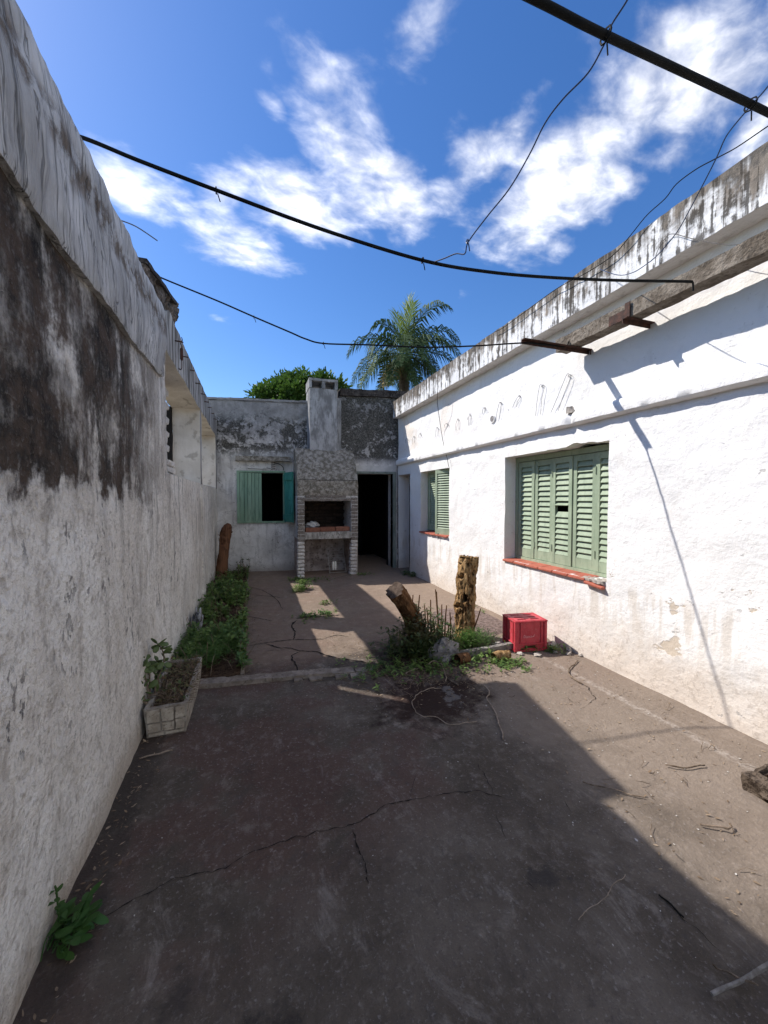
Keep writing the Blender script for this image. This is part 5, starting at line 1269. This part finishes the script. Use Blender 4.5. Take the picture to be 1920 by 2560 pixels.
def crate():
    c = Vector((2.50, 3.0, 0)); c0 = Vector((2.345, 3.01, 0)); ang = math.atan2(-.05, .32)
    M = Matrix.Translation((2.345, 3.005, gz(2.5, 3.1) + .004)) @ Matrix.Rotation(ang, 4, 'Z')
    Wd, D, H = .325, .245, .292
    T = thing('plastic_crate', (2.5, 3.1, 0), 'faded red plastic bottle crate standing upside down by the white wall', 'crate')
    def wall(name, O, U, V, N, w, holes, dep=.006):
        m = MB(); us = spl(0, w, .03, [h[0] for h in holes] + [h[1] for h in holes]); vs = spl(0, H, .03, [h[2] for h in holes] + [h[3] for h in holes])
        m.slab(O, U, V, N, us, vs, lambda a, b: not any(h[0] < a < h[1] and h[2] < b < h[3] for h in holes), dep); return m.build(name, M_RED, T, 0, M)
    wall('side_panel', (0, .008, 0), (1, 0, 0), (0, 0, 1), (0, -1, 0), Wd, [(.10, .215, .022, .048)])
    wall('side_panel', (0, D - .008, 0), (1, 0, 0), (0, 0, 1), (0, 1, 0), Wd, [(.10, .215, .022, .048)])
    wall('side_panel', (.008, 0, 0), (0, 1, 0), (0, 0, 1), (-1, 0, 0), D, [(.07, .175, .030, .060)])
    wall('side_panel', (Wd - .008, 0, 0), (0, 1, 0), (0, 0, 1), (1, 0, 0), D, [(.07, .175, .030, .060)])
    m = MB(); us = spl(.01, Wd - .01, .03, [.05, .14, .185, .275]); vs = spl(.01, D - .01, .03, [.045, .065, .112, .132, .18, .20])
    m.slab((0, 0, H - .002), (1, 0, 0), (0, 1, 0), (0, 0, 1), us, vs, lambda a, b: not ((.05 < a < .14 or .185 < a < .275) and (.045 < b < .065 or .112 < b < .132 or .18 < b < .20)), .006); m.build('bottom_grid', M_RED, T, 0, M)
    post = chamfer('corner_post_mesh', M_RED, .036, .036, H - .004, .008)
    for (x, y) in ((.012, .012), (Wd - .012, .012), (.012, D - .012), (Wd - .012, D - .012)): place(post, 'corner_post', T, M @ Matrix.Translation((x, y, H / 2)))
    def ring(z, h, o_, nm):
        m = MB()
        for (a, b, c_, d) in ((-o_, Wd + o_, -o_, .008), (-o_, Wd + o_, D - .008, D + o_), (-o_, .008, .008, D - .008), (Wd - .008, Wd + o_, .008, D - .008)): m.box(a, b, c_, d, z, z + h)
        m.build(nm, M_RED, T, 0, M)
    ring(H - .016, .013, .006, 'rim'); ring(0, .014, .009, 'rim'); ring(.066, .008, .005, 'rib')
    for x in (.055, Wd - .055):
        m = MB(); m.box(x - .003, x + .003, -.002, .006, .075, H - .018); m.build('rib', M_RED, T, 0, M)
    for y in (.05, D - .05):
        m = MB(); m.box(-.002, .006, y - .003, y + .003, .075, H - .018); m.build('rib', M_RED, T, 0, M)
    # faded script on the front
    S_ = [[(.0, 0), (.004, .016), (.008, .022), (.014, .020), (.013, .013), (.004, .011)], [(.018, .002), (.020, .012), (.026, .013)], [(.030, .006), (.036, .012), (.033, .002), (.041, .003)], [(.045, .012), (.047, .002), (.053, .012), (.056, .002)], [(.060, .003), (.066, .011), (.068, .003)],
          [(.073, .010), (.080, .011), (.082, .003), (.090, .003)], [(.094, .004), (.102, .006), (.112, .014), (.117, .026)], [(-.004, -.006), (.04, -.002), (.085, -.003), (.112, .004)]]
    m = MB()
    for s_ in S_: m.tube([Vector((.085 + x, -.0, .135 + z)) for x, z in s_], .0014, 4)
    for q in m.v: q.y = .0005 + q.y * .3
    m.build('printed_script', M_WHITEINK, T, 0, M)
crate()

# ------------------------------------------------------------------ litter
def litter():
    mb = MB(); sp = MB()
    for _ in range(2600):
        r = rnd.random()
        if r < .30: x, y = rnd.gauss(1.45, .45), rnd.gauss(2.85, .25)
        elif r < .45: x, y = rnd.gauss(1.05, .25), rnd.gauss(3.75, .35)
        elif r < .62: x, y = rnd.uniform(1.5, 2.8), rnd.uniform(.7, 2.9)
        elif r < .78: x, y = rnd.gauss(-.02, .05), rnd.uniform(3.2, 6.8)
        elif r < .86: x, y = rnd.gauss(-.58, .04), rnd.uniform(1.2, 3.0)
        else: x, y = rnd.uniform(.0, 2.8), rnd.uniform(3.2, 7.0)
        if not (-.63 < x < 2.84): continue
        b = Vector((x, y, gz(x, y) + .004)); a = rnd.uniform(0, 6.28); L = rnd.uniform(.008, .026)
        leaf_into(mb, b, Vector((math.cos(a), math.sin(a), rnd.uniform(0, .25))), Vector((0, 0, 1)), L, L * rnd.uniform(.12, .5), 0, rnd.uniform(-.3, .3))
    for _ in range(300):
        if rnd.random() < .6: x, y = rnd.uniform(1.3, 2.82), rnd.uniform(.5, 3.0)
        else: x, y = rnd.uniform(-.6, 2.8), rnd.uniform(.3, 7)
        b = Vector((x, y, gz(x, y) + .003)); a = rnd.uniform(0, 6.28); L = rnd.uniform(.003, .012) * (1 if rnd.random() < .9 else 1.8)
        leaf_into(sp, b, Vector((math.cos(a), math.sin(a), .1)), Vector((0, 0, 1)), L, L * .6, 0, 0)
    o = mb.build('leaf_litter', L_DRY, None, 0); o['kind'] = 'stuff'; o['label'] = 'scattered dry leaf litter on the courtyard floor'
    o = sp.build('chips', L_SPECK, None, 0); o['kind'] = 'stuff'; o['label'] = 'scattered pale plaster chips on the courtyard floor'
litter()

def twig_litter():
    mb = MB()
    for _ in range(330):
        if rnd.random() < .7: x, y = rnd.gauss(1.35, .3), rnd.gauss(2.88, .14)
        elif rnd.random() < .5: x, y = rnd.gauss(-.03, .05), rnd.uniform(3.2, 6)
        else: x, y = rnd.uniform(1.4, 2.75), rnd.uniform(.9, 2.9)
        a = rnd.uniform(0, 6.28); l = rnd.uniform(.02, .09); d = Vector((math.cos(a), math.sin(a), 0)); p = Vector((x, y, gz(x, y) + .006)); n_ = Vector((-d.y, d.x, 0)) * rnd.uniform(-.2, .2)
        mb.tube([p, p + d * l * .5 + n_ * l + Vector((0, 0, rnd.uniform(0, .02))), p + d * l + Vector((0, 0, rnd.uniform(0, .03)))], .0016, 4)
    o = mb.build('twig_litter', M_TWIG, None, 0); o['kind'] = 'stuff'; o['label'] = 'broken twigs scattered around the shrub and bed'
twig_litter()
# ------------------------------------------------------------------ trees beyond
def palm():
    D = 15.0; top = CAMP + ray(872, 768) * D
    T = thing('palm_tree', (top.x, top.y, 0), 'feather palm tree rising behind the outbuilding roof', 'palm tree')
    mb, ring, P = log_mesh([(top.x + .15, top.y, -.1), (top.x + .1, top.y, 3), (top.x + .03, top.y, 5.5), (top.x, top.y, top.z - .3), (top.x, top.y, top.z)], [.26, .20, .19, .20, .24, .16], 16, 60, .10, 3, .0, 0, 2)
    mb.build('trunk', simple('palm_bark', (.09, .075, .06), (.17, .145, .12), 8, .95, .8), T)
    def frond(az, el, L, droop, mat, nm='frond', hang=1.05):
        m = MB(); d = Vector((math.cos(az) * math.cos(el), math.sin(az) * math.cos(el), math.sin(el))); p = top + Vector((0, 0, .05)) + d * .12; pts = [p]; n = 22; stp = L / n
        for i in range(n):
            d = (d + Vector((0, 0, -droop * (.25 + i / n) / n * 3.2))).normalized(); p = p + d * stp; pts.append(p)
        m.tube(pts, [.028 * (1 - .85 * i / n) for i in range(n + 1)], 5)
        for i in range(3, n + 1):
            for half in (0, .5):
                if i == n and half: continue
                q = pts[i].lerp(pts[min(i + 1, n)], half); t = (pts[min(i + 1, n)] - pts[i - 1]).normalized()
                side = t.cross(Vector((0, 0, 1)))
                if side.length < .15: side = Vector((math.sin(az), -math.cos(az), 0))
                side.normalize(); u = (i + half) / n; ll = .74 * math.sin(math.pi * min(1, .18 + .78 * u)) ** .7 + .08
                for s_ in (-1, 1):
                    w = Vector((rnd.uniform(-.14, .14), rnd.uniform(-.14, .14), rnd.uniform(-.18, .18)))
                    d0 = (side * s_ * .85 + t * .65 + Vector((0, 0, .18)) + w).normalized(); d1 = (d0 * .55 + t * .2 + Vector((0, 0, -hang)) + w).normalized()
                    l_ = ll * rnd.uniform(.8, 1.1); a, b, c = q, q + d0 * l_ * .45, q + d0 * l_ * .45 + d1 * l_ * .55
                    ww = t * .024
                    m.add([a - ww * .6, a + ww * .6, b + ww, b - ww, c], [(0, 1, 2, 3), (3, 2, 4)])
        m.build(nm, mat, T, 0)
    rr = random.Random(5); n = 24
    for i in range(n):
        az = i * 2.39996 + .4; t = i / n
        el = R(70 - 118 * t + rr.uniform(-8, 8)); frond(az + rr.uniform(-.5, .5), el, rr.uniform(1.8, 2.7), .62 + .5 * rr.random() + (.3 if t < .4 else 0), L_PALM)
    vr = math.atan2(-math.sin(YAW), math.cos(YAW))     # across the picture
    for az, el, L, dr in ((vr + math.pi, 42, 2.5, .95), (vr + math.pi - .3, 12, 2.5, .8), (vr + .2, 38, 2.6, .8), (vr - .2, 8, 2.6, .7), (vr + math.pi + .4, -15, 2.3, .6), (vr + .3, -18, 2.1, .6), (vr - 1.2, 20, 2.2, 1.0)):
        frond(az, R(el), L, dr, L_PALM)
    frond(vr + .5, R(84), 2.2, .12, L_PALMN, 'young_frond', .05); frond(vr + 2.5, R(80), 1.6, .12, L_PALMN, 'young_frond', .1); frond(vr - 1.0, R(74), 1.7, .25, L_PALMN, 'young_frond', .2)
    frond(vr + math.pi + .8, R(-42), 1.7, .4, L_PALMD, 'dry_frond'); frond(vr - 2.3, R(-50), 1.5, .3, L_PALMD, 'dry_frond')
palm()
def tree(name, label, lobes, n, size, trunk):
    T = thing(name, trunk[0], label, 'tree')
    mb = MB(); mb.tube(smooth_path([trunk[0], trunk[0] + Vector((.1, 0, trunk[1] * .5)), trunk[0] + Vector((0, 0, trunk[1]))], 5), [.16] * 4 + [.12] * 4 + [.07] * 3, 8, wob=.4)
    for l in lobes: mb.tube([trunk[0] + Vector((0, 0, trunk[1] * .75)), trunk[0].lerp(l[0], .6) + Vector((0, 0, trunk[1] * .45)), l[0]], [.07, .045, .015], 6)
    mb.build('trunk', M_BARK2, T)
    mb = MB(); rr = random.Random(3)
    tw = sum(l[1] ** 2 for l in lobes)
    for (c, r, sq) in lobes:
        clumps = []
        for _ in range(int(26 * r / .6) + 8):
            z = rr.uniform(-.55, 1); a = rr.uniform(0, 6.283); q = math.sqrt(max(0, 1 - z * z)); k = r * rr.uniform(.72, 1.1)
            clumps.append(c + Vector((math.cos(a) * q * k, math.sin(a) * q * k, z * k * sq)))
        for _ in range(int(n * r * r / tw)):
            cc = rr.choice(clumps); d = Vector((rr.gauss(0, 1), rr.gauss(0, 1), rr.gauss(0, 1))).normalized(); p = cc + d * abs(rr.gauss(.10, .07))
            dd = (d + (p - c).normalized() * .8 + Vector((rr.uniform(-.5, .5), rr.uniform(-.5, .5), rr.uniform(-.3, .6)))).normalized(); L = size * rr.uniform(.7, 1.3)
            side = dd.cross(Vector((rr.uniform(-1, 1), rr.uniform(-1, 1), rr.uniform(-1, 1)))).normalized(); w = L * .26
            mb.add([p, p + dd * L * .5 + side * w, p + dd * L, p + dd * L * .5 - side * w], [(0, 1, 2, 3)])
    mb.build('crown', L_TREE, T, 0)
D = 11.0; q = lambda u, v, d=D: CAMP + ray(u, v) * d
tree('leafy_tree', 'dense round-headed green tree showing over the outbuilding wall', [(q(640, 862), .62, .9), (q(575, 866), .50, .85), (q(705, 850), .55, .9), (q(655, 842, 11.3), .50, .8), (q(610, 850, 11.4), .48, .85), (q(735, 880), .42, .9), (q(640, 920), .8, .8)], 17000, .115, (Vector((q(640, 862).x, q(640, 862).y, -.05)), 3.4))
